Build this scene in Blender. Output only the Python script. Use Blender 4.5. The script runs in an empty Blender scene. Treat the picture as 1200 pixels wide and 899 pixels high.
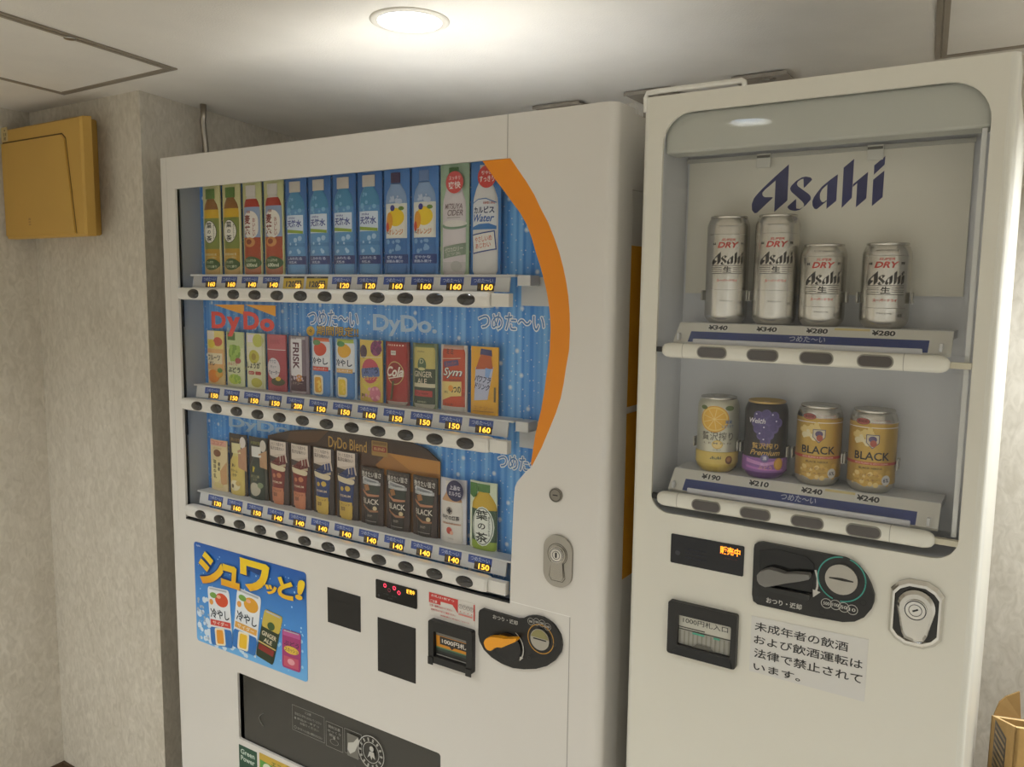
import bpy, bmesh, math, random
from math import sin, cos, pi, sqrt, radians
from mathutils import Vector, Matrix
from mathutils.geometry import tessellate_polygon
random.seed(7)
SC = bpy.context.scene
COL = SC.collection

# ------------------------------------------------------------------ camera, world, exposure
FPX = 949.99                      # focal length in pixels of the 1200x899 frame
R = ((0.838958902604239, 0.5440542431164952, 0.012366902927924207),
     (0.07285915227366896, -0.0897738955731872, -0.9932936079546555),
     (-0.5392953770162074, 0.8342335573570222, -0.1149559398569491))   # camera right, down, forward
CZ = 1.53
cam_d = bpy.data.cameras.new('camera'); cam = bpy.data.objects.new('camera', cam_d); COL.objects.link(cam)
cam_d.sensor_fit = 'HORIZONTAL'; cam_d.sensor_width = 36.0; cam_d.lens = FPX / 1200 * 36.0
cam_d.clip_start = 0.02; cam_d.clip_end = 50
cam.matrix_world = Matrix(((R[0][0], -R[1][0], -R[2][0], 0), (R[0][1], -R[1][1], -R[2][1], 0),
                           (R[0][2], -R[1][2], -R[2][2], CZ), (0, 0, 0, 1)))
SC.camera = cam
w = bpy.data.worlds.new('world'); SC.world = w; w.use_nodes = True
w.node_tree.nodes['Background'].inputs[0].default_value = (0.6, 0.58, 0.55, 1)
w.node_tree.nodes['Background'].inputs[1].default_value = 0.05
SC.view_settings.view_transform = 'Standard'; SC.view_settings.look = 'None'
SC.view_settings.exposure = 0.0; SC.view_settings.gamma = 1.0; SC.view_settings.use_curve_mapping = False
LAMP_COL = (0.90, 0.955, 1.0)
CEIL = 2.03
# first lamp is the one in view, the second is the one mirrored in the beer machine's glass; the rest are unseen, added to set the brightness
LAMPS = [(-1.032, 1.227), (-0.754, 0.006), (-2.0, 0.0), (0.5, 0.0), (0.42, 1.62), (-1.75, -1.2), (0.3, -1.2)]
LAMP_W = [8, 5.0, 13, 6.0, 25, 23, 23]     # watts, tuned for overall brightness; most go to the added unseen lamps

def ray(px, py):
    a, b = (px - 600) / FPX, (py - 449.5) / FPX
    return tuple(a * R[0][i] + b * R[1][i] + R[2][i] for i in range(3))
def Q(px, py, Y):                 # photo pixel -> (X, Z) on the upright plane at depth Y
    d = ray(px, py); k = Y / d[1]
    return (d[0] * k, CZ + d[2] * k)
def G(px, py, Z):                 # photo pixel -> (X, Y) on the level plane at height Z
    d = ray(px, py); k = (Z - CZ) / d[2]
    return (d[0] * k, d[1] * k)
YL, YA = 1.2014, 1.2129           # front planes of the two machines

# ------------------------------------------------------------------ materials
def lin(c): return c / 12.92 if c <= 0.04045 else ((c + 0.055) / 1.055) ** 2.4
def rgb(h):
    if isinstance(h, str):
        h = h.lstrip('#'); return tuple(lin(int(h[i:i + 2], 16) / 255) for i in (0, 2, 4)) + (1,)
    return tuple(h) + (1,) if len(h) == 3 else tuple(h)
MATS = {}
def mat(color, rough=0.45, metal=0.0, emit=0.0, coat=0.0, spec=0.5, noise=0.0, nscale=40.0, bump=0.0, bscale=200.0):
    key = (str(color), rough, metal, emit, coat, spec, noise, nscale, bump, bscale)
    if key in MATS: return MATS[key]
    m = bpy.data.materials.new('paint_' + str(len(MATS))); m.use_nodes = True; m.diffuse_color = rgb(color)
    nt = m.node_tree; b = nt.nodes['Principled BSDF']; c = rgb(color)
    b.inputs['Base Color'].default_value = c; b.inputs['Roughness'].default_value = rough
    b.inputs['Metallic'].default_value = metal; b.inputs['Specular IOR Level'].default_value = spec
    b.inputs['Coat Weight'].default_value = coat; b.inputs['Coat Roughness'].default_value = 0.08
    if emit:
        b.inputs['Emission Color'].default_value = c; b.inputs['Emission Strength'].default_value = emit
    if noise or bump:
        tc = nt.nodes.new('ShaderNodeTexCoord')
    if noise:
        n = nt.nodes.new('ShaderNodeTexNoise'); n.inputs['Scale'].default_value = nscale; n.inputs['Detail'].default_value = 5
        nt.links.new(tc.outputs['Object'], n.inputs['Vector'])
        r = nt.nodes.new('ShaderNodeValToRGB'); r.color_ramp.elements[0].position = 0.3; r.color_ramp.elements[1].position = 0.7
        r.color_ramp.elements[0].color = tuple(x * (1 - noise) for x in c[:3]) + (1,)
        r.color_ramp.elements[1].color = tuple(min(1, x * (1 + noise)) for x in c[:3]) + (1,)
        nt.links.new(n.outputs['Fac'], r.inputs['Fac']); nt.links.new(r.outputs['Color'], b.inputs['Base Color'])
    if bump:
        n2 = nt.nodes.new('ShaderNodeTexNoise'); n2.inputs['Scale'].default_value = bscale; n2.inputs['Detail'].default_value = 3
        nt.links.new(tc.outputs['Object'], n2.inputs['Vector'])
        bp = nt.nodes.new('ShaderNodeBump'); bp.inputs['Strength'].default_value = bump; bp.inputs['Distance'].default_value = 0.002
        nt.links.new(n2.outputs['Fac'], bp.inputs['Height']); nt.links.new(bp.outputs['Normal'], b.inputs['Normal'])
    MATS[key] = m
    return m

def wall_material():
    m = bpy.data.materials.new('mottled_wallpaper'); m.use_nodes = True; nt = m.node_tree; b = nt.nodes['Principled BSDF']
    tc = nt.nodes.new('ShaderNodeTexCoord'); mp = nt.nodes.new('ShaderNodeMapping'); mp.inputs['Scale'].default_value = (1, 1, 0.55)
    nt.links.new(tc.outputs['Object'], mp.inputs['Vector'])
    n1 = nt.nodes.new('ShaderNodeTexNoise'); n1.inputs['Scale'].default_value = 55; n1.inputs['Detail'].default_value = 6; n1.inputs['Distortion'].default_value = 1.2
    n2 = nt.nodes.new('ShaderNodeTexNoise'); n2.inputs['Scale'].default_value = 9; n2.inputs['Detail'].default_value = 4
    for n in (n1, n2): nt.links.new(mp.outputs['Vector'], n.inputs['Vector'])
    ad = nt.nodes.new('ShaderNodeMath'); ad.operation = 'MULTIPLY_ADD'; ad.inputs[1].default_value = 0.35
    nt.links.new(n2.outputs['Fac'], ad.inputs[0]); nt.links.new(n1.outputs['Fac'], ad.inputs[2])
    r = nt.nodes.new('ShaderNodeValToRGB'); r.color_ramp.elements[0].position = 0.45; r.color_ramp.elements[1].position = 0.95
    r.color_ramp.elements[0].color = rgb('#c3baa9'); r.color_ramp.elements[1].color = rgb('#ddd5c6')
    nt.links.new(ad.outputs[0], r.inputs['Fac']); nt.links.new(r.outputs['Color'], b.inputs['Base Color'])
    bp = nt.nodes.new('ShaderNodeBump'); bp.inputs['Strength'].default_value = 0.25; bp.inputs['Distance'].default_value = 0.002
    nt.links.new(n1.outputs['Fac'], bp.inputs['Height']); nt.links.new(bp.outputs['Normal'], b.inputs['Normal'])
    b.inputs['Roughness'].default_value = 0.8
    return m
def glass_material(name='clear_pane', tint=(1, 1, 1), ior=1.36, rough=0.0):
    m = bpy.data.materials.new(name); m.use_nodes = True; nt = m.node_tree; nt.nodes.clear()
    out = nt.nodes.new('ShaderNodeOutputMaterial'); mx = nt.nodes.new('ShaderNodeMixShader')
    ge = nt.nodes.new('ShaderNodeNewGeometry'); dt = nt.nodes.new('ShaderNodeVectorMath'); dt.operation = 'DOT_PRODUCT'
    nt.links.new(ge.outputs['Normal'], dt.inputs[0]); nt.links.new(ge.outputs['Incoming'], dt.inputs[1])
    def mth(op, x, y=None):
        n = nt.nodes.new('ShaderNodeMath'); n.operation = op
        for k, v in enumerate((x, y)):
            if v is None: continue
            if isinstance(v, (int, float)): n.inputs[k].default_value = v
            else: nt.links.new(v, n.inputs[k])
        return n.outputs[0]
    f0 = ((ior - 1) / (ior + 1)) ** 2      # Fresnel reflectance of a thin clear sheet, alike from both sides
    sch = mth('ADD', mth('MULTIPLY', mth('POWER', mth('SUBTRACT', 1.0, mth('ABSOLUTE', dt.outputs['Value'])), 5.0), 1 - f0), f0)
    t = nt.nodes.new('ShaderNodeBsdfTransparent'); t.inputs[0].default_value = tint + (1,)
    g = nt.nodes.new('ShaderNodeBsdfGlossy'); g.inputs['Roughness'].default_value = rough
    nt.links.new(sch, mx.inputs[0]); nt.links.new(t.outputs[0], mx.inputs[1]); nt.links.new(g.outputs[0], mx.inputs[2])
    nt.links.new(mx.outputs[0], out.inputs[0]); m.diffuse_color = (0.8, 0.85, 0.9, 0.2)
    return m
def backdrop_material():          # printed blue board: vertical light stripes and scattered white sparkles
    m = bpy.data.materials.new('blue_sparkle_print'); m.use_nodes = True; nt = m.node_tree; b = nt.nodes['Principled BSDF']
    tc = nt.nodes.new('ShaderNodeTexCoord')
    mp = nt.nodes.new('ShaderNodeMapping'); mp.inputs['Scale'].default_value = (1, 0, 0.0)
    nt.links.new(tc.outputs['Object'], mp.inputs['Vector'])
    n = nt.nodes.new('ShaderNodeTexNoise'); n.inputs['Scale'].default_value = 70; n.inputs['Detail'].default_value = 1
    nt.links.new(mp.outputs['Vector'], n.inputs['Vector'])
    r = nt.nodes.new('ShaderNodeValToRGB'); r.color_ramp.elements[0].position = 0.42; r.color_ramp.elements[1].position = 0.62
    r.color_ramp.elements[0].color = rgb('#2f86dc'); r.color_ramp.elements[1].color = rgb('#7cbcf2')
    nt.links.new(n.outputs['Fac'], r.inputs['Fac'])
    last = r.outputs['Color']
    sep = nt.nodes.new('ShaderNodeSeparateXYZ'); cmb = nt.nodes.new('ShaderNodeCombineXYZ'); nt.links.new(tc.outputs['Object'], sep.inputs[0])
    nt.links.new(sep.outputs[0], cmb.inputs[0]); nt.links.new(sep.outputs[2], cmb.inputs[1])
    for sc, th in ((55, 0.07), (17, 0.075)):
        v = nt.nodes.new('ShaderNodeTexVoronoi'); v.voronoi_dimensions = '2D'; v.inputs['Scale'].default_value = sc
        nt.links.new(cmb.outputs[0], v.inputs['Vector'])
        rr = nt.nodes.new('ShaderNodeValToRGB'); rr.color_ramp.elements[0].position = th * 0.35; rr.color_ramp.elements[1].position = th * 1.3
        rr.color_ramp.elements[0].color = (1, 1, 1, 1); rr.color_ramp.elements[1].color = (0, 0, 0, 1)
        nt.links.new(v.outputs['Distance'], rr.inputs['Fac'])
        mx = nt.nodes.new('ShaderNodeMix'); mx.data_type = 'RGBA'
        nt.links.new(rr.outputs['Color'], mx.inputs[0]); nt.links.new(last, mx.inputs[6]); mx.inputs[7].default_value = rgb('#d8e6f2')
        last = mx.outputs[2]
    nt.links.new(last, b.inputs['Base Color']); b.inputs['Roughness'].default_value = 0.4
    return m
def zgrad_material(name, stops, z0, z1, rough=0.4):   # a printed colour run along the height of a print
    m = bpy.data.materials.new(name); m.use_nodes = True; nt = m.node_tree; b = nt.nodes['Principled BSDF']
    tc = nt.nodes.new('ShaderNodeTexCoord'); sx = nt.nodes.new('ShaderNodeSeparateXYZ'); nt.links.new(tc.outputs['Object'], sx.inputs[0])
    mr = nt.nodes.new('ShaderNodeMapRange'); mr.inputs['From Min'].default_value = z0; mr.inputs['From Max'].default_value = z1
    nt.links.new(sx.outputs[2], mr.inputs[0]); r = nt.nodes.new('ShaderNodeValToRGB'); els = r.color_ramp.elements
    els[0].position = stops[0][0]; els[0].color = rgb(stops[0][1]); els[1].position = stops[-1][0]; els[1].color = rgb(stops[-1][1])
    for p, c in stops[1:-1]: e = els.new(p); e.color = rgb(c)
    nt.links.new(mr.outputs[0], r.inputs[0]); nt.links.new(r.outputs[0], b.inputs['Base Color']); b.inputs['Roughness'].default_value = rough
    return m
WALL = wall_material()
WALLW = mat('#e6e3dc', 0.8, noise=0.03, nscale=40, bump=0.2, bscale=90)
CEILM = mat('#e3ddd3', 0.85, noise=0.03, nscale=8, bump=0.35, bscale=260)
FLOORM = mat('#d0c8ba', 0.5, noise=0.08, nscale=14)
WHITE_L = mat('#dcd7cf', 0.32, coat=0.15, noise=0.012, nscale=3)
WHITE_A = mat('#dedacd', 0.34, coat=0.15, noise=0.012, nscale=3)
WHITE_IN = mat('#d4d4d2', 0.5)
GREY_IN = mat('#aeb1b4', 0.5)
BLACK = mat('#141312', 0.35)
BLACKG = mat('#0c0c0d', 0.15)
DARKLINE = mat('#57524b', 0.7)
STEEL = mat('#a8a49c', 0.3, 1.0)
CHROME = mat('#d6d4d0', 0.06, 1.0)
GALV = mat('#a0978a', 0.5, 0.35, noise=0.1, nscale=60)
SILVER = mat('#cbc8c1', 0.27, 0.97)
GLASS = glass_material()
BTN = mat('#1a1614', 0.14, coat=0.8)
ORANGE = mat('#e58a14', 0.4)
NAVY = mat('#2a3a78', 0.5)
LED = mat('#ffc23a', 0.5, emit=1.6)
LEDO = mat('#ff8a1e', 0.5, emit=2.2)
LEDR = mat('#ff3a5a', 0.5, emit=1.6)

# ------------------------------------------------------------------ object helpers
def link(name, me, parent=None, loc=(0, 0, 0)):
    o = bpy.data.objects.new(name, me); COL.objects.link(o); o.location = loc
    if parent is not None: o.parent = parent
    return o
def world(parent):
    v = Vector((0, 0, 0))
    while parent is not None: v += Vector(parent.location); parent = parent.parent
    return v
def mesh(name, verts, faces, mats, parent=None, fm=None, smooth=False, wparent=True):
    """one mesh object; vertices in world space (wparent) or in the parent's space"""
    me = bpy.data.meshes.new(name); me.from_pydata([tuple(v) for v in verts], [], faces)
    for m in (mats if isinstance(mats, (list, tuple)) else [mats]): me.materials.append(m)
    if fm: me.polygons.foreach_set('material_index', fm)
    if smooth: me.polygons.foreach_set('use_smooth', [True] * len(me.polygons))
    me.update()
    o = link(name, me, parent)
    if parent is not None and wparent: o.location = -world(parent)
    return o
def thing(name, label, cat, loc=(0, 0, 0), group=None, kind=None):
    o = bpy.data.objects.new(name, None); COL.objects.link(o); o.location = loc; o.empty_display_size = 0.05
    return tag(o, label, cat, group, kind)
def tag(o, label=None, cat=None, group=None, kind=None):
    if label: o['label'] = label
    if cat: o['category'] = cat
    if group: o['group'] = group
    if kind: o['kind'] = kind
    return o
def boxg(x0, x1, y0, y1, z0, z1, bev=0.0, seg=2):
    bm = bmesh.new(); bmesh.ops.create_cube(bm, size=1)
    for v in bm.verts:
        v.co = ((x0 + x1) / 2 + v.co.x * (x1 - x0), (y0 + y1) / 2 + v.co.y * (y1 - y0), (z0 + z1) / 2 + v.co.z * (z1 - z0))
    if bev: bmesh.ops.bevel(bm, geom=bm.edges[:], offset=bev, segments=seg, profile=0.5, affect='EDGES')
    return bm
def bmobj(name, bm, m, parent=None, smooth=False):
    vs = [v.co.copy() for v in bm.verts]; bm.verts.index_update()
    fs = [[v.index for v in f.verts] for f in bm.faces]; bm.free()
    return mesh(name, vs, fs, m, parent, smooth=smooth)
def box(name, x0, x1, y0, y1, z0, z1, m, parent=None, bev=0.0, seg=2): return bmobj(name, boxg(x0, x1, y0, y1, z0, z1, bev, seg), m, parent)
def area2(p): return sum(p[i][0] * p[(i + 1) % len(p)][1] - p[(i + 1) % len(p)][0] * p[i][1] for i in range(len(p))) / 2
def plate_geo(outer, holes, y0, y1):
    """upright plate from an outline in (X,Z) with holes; y0 = front, y1 = back"""
    if area2(outer) < 0: outer = outer[::-1]
    holes = [h if area2(h) < 0 else h[::-1] for h in holes]
    loops = [outer] + holes; flat = [p for l in loops for p in l]; n = len(flat)
    tri = tessellate_polygon([[Vector((p[0], p[1], 0)) for p in l] for l in loops])
    vs = [(p[0], y0, p[1]) for p in flat] + [(p[0], y1, p[1]) for p in flat]; fs = []
    for t in tri:
        a, b, c = (flat[i] for i in t); t = tuple(t)
        if (b[0] - a[0]) * (c[1] - a[1]) - (c[0] - a[0]) * (b[1] - a[1]) < 0: t = t[::-1]
        fs.append(t); fs.append(tuple(i + n for i in t[::-1]))
    k = 0
    for l in loops:
        for i in range(len(l)):
            a, b = k + i, k + (i + 1) % len(l); fs.append((a, a + n, b + n, b))
        k += len(l)
    return vs, fs
def plate(name, outer, holes, y0, y1, m, parent=None):
    vs, fs = plate_geo(outer, holes, y0, y1); return mesh(name, vs, fs, m, parent)
def rrect(x0, x1, z0, z1, r, n=6):
    pts = []
    for cx, cz, a0 in ((x1 - r, z1 - r, 0), (x0 + r, z1 - r, 90), (x0 + r, z0 + r, 180), (x1 - r, z0 + r, 270)):
        for i in range(n + 1):
            a = radians(a0 + 90 * i / n); pts.append((cx + r * cos(a), cz + r * sin(a)))
    return pts
def circ(cx, cz, rx, rz=None, n=28, a0=0):
    rz = rz or rx
    return [(cx + rx * cos(2 * pi * i / n + a0), cz + rz * sin(2 * pi * i / n + a0)) for i in range(n)]
def lathe_geo(prof, n=32, cx=0, cy=0, cz=0, cap=True):
    vs, fs = [], []
    for r, z in prof:
        for i in range(n):
            a = 2 * pi * i / n; vs.append((cx + r * sin(a), cy - r * cos(a), cz + z))
    for j in range(len(prof) - 1):
        for i in range(n):
            i2 = (i + 1) % n; fs.append((j * n + i, j * n + i2, (j + 1) * n + i2, (j + 1) * n + i))
    if cap:
        fs.append(tuple(range(n - 1, -1, -1))); fs.append(tuple((len(prof) - 1) * n + i for i in range(n)))
    return vs, fs
def tube(name, pts, r, m, parent=None, n=10):
    vs, fs = [], []
    P = [Vector(p) for p in pts]
    for j, p in enumerate(P):
        t = (P[min(j + 1, len(P) - 1)] - P[max(j - 1, 0)]).normalized()
        a = t.orthogonal().normalized() if j == 0 else (a - t * a.dot(t)).normalized()
        b = t.cross(a)
        for i in range(n):
            th = 2 * pi * i / n; vs.append(p + r * (cos(th) * a + sin(th) * b))
    for j in range(len(P) - 1):
        for i in range(n):
            i2 = (i + 1) % n; fs.append((j * n + i, j * n + i2, (j + 1) * n + i2, (j + 1) * n + i))
    fs.append(tuple(range(n - 1, -1, -1))); fs.append(tuple((len(P) - 1) * n + i for i in range(n)))
    return mesh(name, vs, fs, m, parent, smooth=True)

# ------------------------------------------------------------------ flat print: shapes in (u,v), mapped onto a surface
TX = {}
def glyphs(s, bold=0.0, shear=0.0):
    k = (s, bold, shear)
    if k not in TX:
        c = bpy.data.curves.new('lettering', 'FONT'); c.body = s; c.offset = bold; c.shear = shear; c.resolution_u = 3
        c.fill_mode = 'FRONT'
        o = bpy.data.objects.new('lettering', c); me = bpy.data.meshes.new_from_object(o)
        vs = [(v.co.x, v.co.y) for v in me.vertices]; fs = [tuple(p.vertices) for p in me.polygons]
        bpy.data.meshes.remove(me); bpy.data.objects.remove(o); bpy.data.curves.remove(c)
        TX[k] = (vs, fs)
    return TX[k]
def T(s, cx, cy, wid=None, hei=None, bold=0.012, shear=0.0, rot=0.0):
    vs, fs = glyphs(s, bold, shear)
    if not vs: return ([], [])
    xs = [v[0] for v in vs]; ys = [v[1] for v in vs]; bw = max(xs) - min(xs) or 1; bh = max(ys) - min(ys) or 1
    sx = wid / bw if wid else hei / bh; sy = hei / bh if hei else sx
    mx, my = (max(xs) + min(xs)) / 2, (max(ys) + min(ys)) / 2; ca, sa = cos(rot), sin(rot)
    out = []
    for x, y in vs:
        x, y = (x - mx) * sx, (y - my) * sy; out.append((cx + x * ca - y * sa, cy + x * sa + y * ca))
    return (out, fs)
def VT(s, cx, ytop, ybot, wid, bold=0.015):      # characters set one under another
    n = len(s); h = (ytop - ybot) / n; vs, fs = [], []
    for i, ch in enumerate(s):
        k = 0.62 if ch in 'のぉ' else 1.0
        v, f = T(ch, cx, ytop - h * (i + 0.5), wid * k, h * 0.88 * k, bold); o = len(vs)
        vs += v; fs += [tuple(a + o for a in p) for p in f]
    return (vs, fs)
def P(pts):
    tri = tessellate_polygon([[Vector((p[0], p[1], 0)) for p in pts]]); out = []
    for t in tri:
        a, b, c = (pts[i] for i in t); t = tuple(t)
        if (b[0] - a[0]) * (c[1] - a[1]) - (c[0] - a[0]) * (b[1] - a[1]) < 0: t = t[::-1]
        out.append(t)
    return (list(pts), out)
def RC(x0, x1, y0, y1, r=0): return P(rrect(x0, x1, y0, y1, r, 4) if r else [(x0, y0), (x1, y0), (x1, y1), (x0, y1)])
def RR(cx, cy, wid, hei, rot=0, r=0):
    pts = rrect(-wid / 2, wid / 2, -hei / 2, hei / 2, r, 4) if r else [(-wid / 2, -hei / 2), (wid / 2, -hei / 2), (wid / 2, hei / 2), (-wid / 2, hei / 2)]
    return P([(cx + x * cos(rot) - y * sin(rot), cy + x * sin(rot) + y * cos(rot)) for x, y in pts])
def EL(cx, cy, rx, ry=None, n=20): return (circ(cx, cy, rx, ry, n), [tuple(range(n))])
def RING(cx, cy, r1, r0, n=28, k=1.0):
    vs = circ(cx, cy, r1, r1 * k, n) + circ(cx, cy, r0, r0 * k, n)
    return (vs, [(i, (i + 1) % n, n + (i + 1) % n, n + i) for i in range(n)])
def LN(x0, y0, x1, y1, t):
    d = Vector((x1 - x0, y1 - y0)); nrm = Vector((-d.y, d.x)).normalized() * t / 2
    return P([(x0 - nrm.x, y0 - nrm.y), (x1 - nrm.x, y1 - nrm.y), (x1 + nrm.x, y1 + nrm.y), (x0 + nrm.x, y0 + nrm.y)])
def BLOBS(n, x0, x1, y0, y1, r0, r1, seed=1):
    rnd = random.Random(seed); vs, fs = [], []
    for _ in range(n):
        v, f = EL(rnd.uniform(x0, x1), rnd.uniform(y0, y1), rnd.uniform(r0, r1), None, 8); o = len(vs); vs += v; fs += [tuple(a + o for a in q) for q in f]
    return (vs, fs, 'blobs')
def THICK(shape, d, n=10):        # a heavier cut of a lettering: shifted copies, each a hair above the last
    vs, fs, lf = [], [], []
    for k in range(n):
        o = len(vs); dx, dy = d * cos(2 * pi * k / n), d * sin(2 * pi * k / n)
        vs += [(x + dx, y + dy) for x, y in shape[0]]; fs += [tuple(i + o for i in f) for f in shape[1]]; lf += [k * 1e-5] * len(shape[0])
    return (vs, fs, lf)
class Art:
    def __init__(self, eps=0.00012): self.L = []; self.eps = eps
    def a(self, shape, color, **kw):
        self.L.append((shape, color if isinstance(color, bpy.types.Material) else mat(color, kw.get('rough', 0.4), kw.get('metal', 0.0)))); return self
    def build(self, name, mp, parent, step=None, stepv=None, base=0.0002, wparent=True):
        mats, vs, fs, fm = [], [], [], []
        for k, (shp, m) in enumerate(self.L):
            sv, sf = shp[0], shp[1]; lift = None
            if not sv: continue
            if len(shp) == 3 and not step: lift = shp[2] if isinstance(shp[2], list) else [i // 8 * 8e-6 for i in range(len(sv))]
            if m not in mats: mats.append(m)
            mi = mats.index(m)
            if step:
                bm = bmesh.new(); bv = [bm.verts.new((x, y, 0)) for x, y in sv]
                for f in sf:
                    try: bm.faces.new([bv[i] for i in f])
                    except ValueError: pass
                u0 = min(x for x, y in sv); u1 = max(x for x, y in sv); j = math.ceil(u0 / step)
                while j * step < u1:
                    bmesh.ops.bisect_plane(bm, geom=bm.verts[:] + bm.edges[:] + bm.faces[:], plane_co=(j * step, 0, 0), plane_no=(1, 0, 0), dist=1e-7); j += 1
                if stepv:
                    v0 = min(y for x, y in sv); v1 = max(y for x, y in sv); j = math.ceil(v0 / stepv)
                    while j * stepv < v1:
                        bmesh.ops.bisect_plane(bm, geom=bm.verts[:] + bm.edges[:] + bm.faces[:], plane_co=(0, j * stepv, 0), plane_no=(0, 1, 0), dist=1e-7); j += 1
                bm.verts.index_update(); sv = [(v.co.x, v.co.y) for v in bm.verts]; sf = [tuple(v.index for v in f.verts) for f in bm.faces]; bm.free()
            o = len(vs); h = base + k * self.eps
            vs += [mp(x, y, h + (lift[i] if lift else 0)) for i, (x, y) in enumerate(sv)]; fs += [tuple(i + o for i in f) for f in sf]; fm += [mi] * len(sf)
        return mesh(name, vs, fs, mats, parent, fm, wparent=wparent)
def flat(Y): return lambda x, y, h: (x, Y - h, y)
def qs(pts, Y): return [Q(x, y, Y) for x, y in pts]
def crop(pts, ox, oy, s, Y): return [Q(ox + x / s, oy + y / s, Y) for x, y in pts]
def TB(s, p0, p1, Y, **kw):       # lettering filling the box between two photo pixels on plane Y
    (x0, z1), (x1, z0) = Q(*p0, Y), Q(*p1, Y)
    return T(s, (x0 + x1) / 2, (z0 + z1) / 2, abs(x1 - x0), abs(z1 - z0), **kw)

# ------------------------------------------------------------------ the room
XL, XR, YB, YF, YP = -2.54, 0.95, 2.05, -2.0, 1.29
FZ = -0.07                        # floor; the brown baseboard tops out at z = 0
def struct(o): o['kind'] = 'structure'; return o
struct(box('floor', XL - .1, XR + .1, YF - .1, YB + .1, FZ - .1, FZ, FLOORM))
cxy = [(XL - .1, YF - .1), (XR + .1, YF - .1), (XR + .1, YB + .1), (XL - .1, YB + .1)]
LR = 0.0585                       # radius of a downlight's opening
vs, fs = plate_geo(cxy, [circ(x, y, LR + 0.004, None, 36) for x, y in LAMPS], CEIL, CEIL + 0.012)
struct(mesh('ceiling', [(v[0], v[2], v[1]) for v in vs], [f[::-1] for f in fs], CEILM))
struct(box('wall_left', XL - .1, XL, YF, YP, FZ, CEIL, WALL))
struct(box('wall_right', XR, XR + .1, YF, YB, FZ, CEIL, WALLW))
struct(box('wall_back', XL - .1, XR + .1, YB, YB + .1, FZ, CEIL, WALL))
struct(box('wall_rear', XL - .1, XR + .1, YF - .1, YF, FZ, CEIL, WALLW))
ax0, ax1 = (-1.992, YP), (-2.17, YB)      # pier: its front face is parallel to the machines, its side runs back beside them
pv = [(XL - .1, YP), ax0, ax1, (XL - .1, YB)]
struct(mesh('wall_pier', [(x, y, FZ) for x, y in pv] + [(x, y, CEIL) for x, y in pv],
            [(0, 1, 5, 4), (1, 2, 6, 5), (2, 3, 7, 6), (3, 0, 4, 7), (3, 2, 1, 0), (4, 5, 6, 7)], WALL))

BB = mat('#54402e', .55)
struct(box('baseboard_left', XL + .0002, XL + .008, YF, YP - .0085, FZ, 0, BB))
struct(box('baseboard_pier', XL + .0002, ax0[0] + .004, YP - .008, YP - .0002, FZ, 0, BB))
struct(box('baseboard_back', ax1[0], XR - .0002, YB - .008, YB - .0002, FZ, 0, BB))
struct(box('baseboard_right', XR - .008, XR - .0002, YF, YB - .0085, FZ, 0, BB))

# ceiling access panels
RAIL = mat('#9a9082', 0.5, 0.35)
def hatch(label, A, B, C, D, rails, wd=0.022):
    """rails: index pairs of the corners that carry a metal rail"""
    c = [A, B, C, D]; ctr = (sum(p[0] for p in c) / 4, sum(p[1] for p in c) / 4)
    t = thing('ceiling_hatch', label, 'access panel', (ctr[0], ctr[1], CEIL), group='ceiling access panels')
    ins = [(p[0] + (ctr[0] - p[0]) * 0.088, p[1] + (ctr[1] - p[1]) * 0.088) for p in c]
    z0, z1 = CEIL - 0.0035, CEIL - 0.0005
    mesh('panel', [(x, y, z0 + 0.001) for x, y in ins] + [(x, y, z1) for x, y in ins], [(3, 2, 1, 0), (4, 5, 6, 7), (0, 1, 5, 4), (1, 2, 6, 5), (2, 3, 7, 6), (3, 0, 4, 7)], CEILM, t)
    for i in range(4):
        j = (i + 1) % 4; a, b, a2, b2 = Vector(c[i]), Vector(c[j]), Vector(ins[i]), Vector(ins[j])
        for k, (f0, f1, zz) in enumerate(((0.0, 0.48, z0), (0.52, 1.0, z0 - 0.001))):
            q = [a.lerp(a2, f0), b.lerp(b2, f0), b.lerp(b2, f1), a.lerp(a2, f1)]
            mesh('frame_rail', [(p.x, p.y, zz) for p in q] + [(p.x, p.y, z1) for p in q],
                 [(0, 1, 2, 3), (7, 6, 5, 4), (0, 4, 5, 1), (1, 5, 6, 2), (2, 6, 7, 3), (3, 7, 4, 0)], RAIL, t)
    return t
A = G(208, 80, CEIL); B = G(75, 110, CEIL); sh = (0.077, -0.49)
h1 = hatch('square ceiling access panel with grey metal frame above the tan wall box', A, B, (B[0] + sh[0], B[1] + sh[1]), (A[0] + sh[0], A[1] + sh[1]), None)
lx, ly = G(82, 42, CEIL)
vs, fs = lathe_geo([(0.012, 0), (0.012, -0.002), (0.009, -0.003), (0.0, -0.003)], 16, lx, ly, CEIL - 0.0045, cap=False)
mesh('latch', vs, fs, STEEL, h1, smooth=True)
A2 = G(1096, 68, CEIL)
hatch('ceiling access panel with grey metal frame above the beer vending machine', (A2[0] + .5, A2[1] - .012), A2, (A2[0] + .052, A2[1] - .5), (A2[0] + .552, A2[1] - .512), None)

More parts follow.
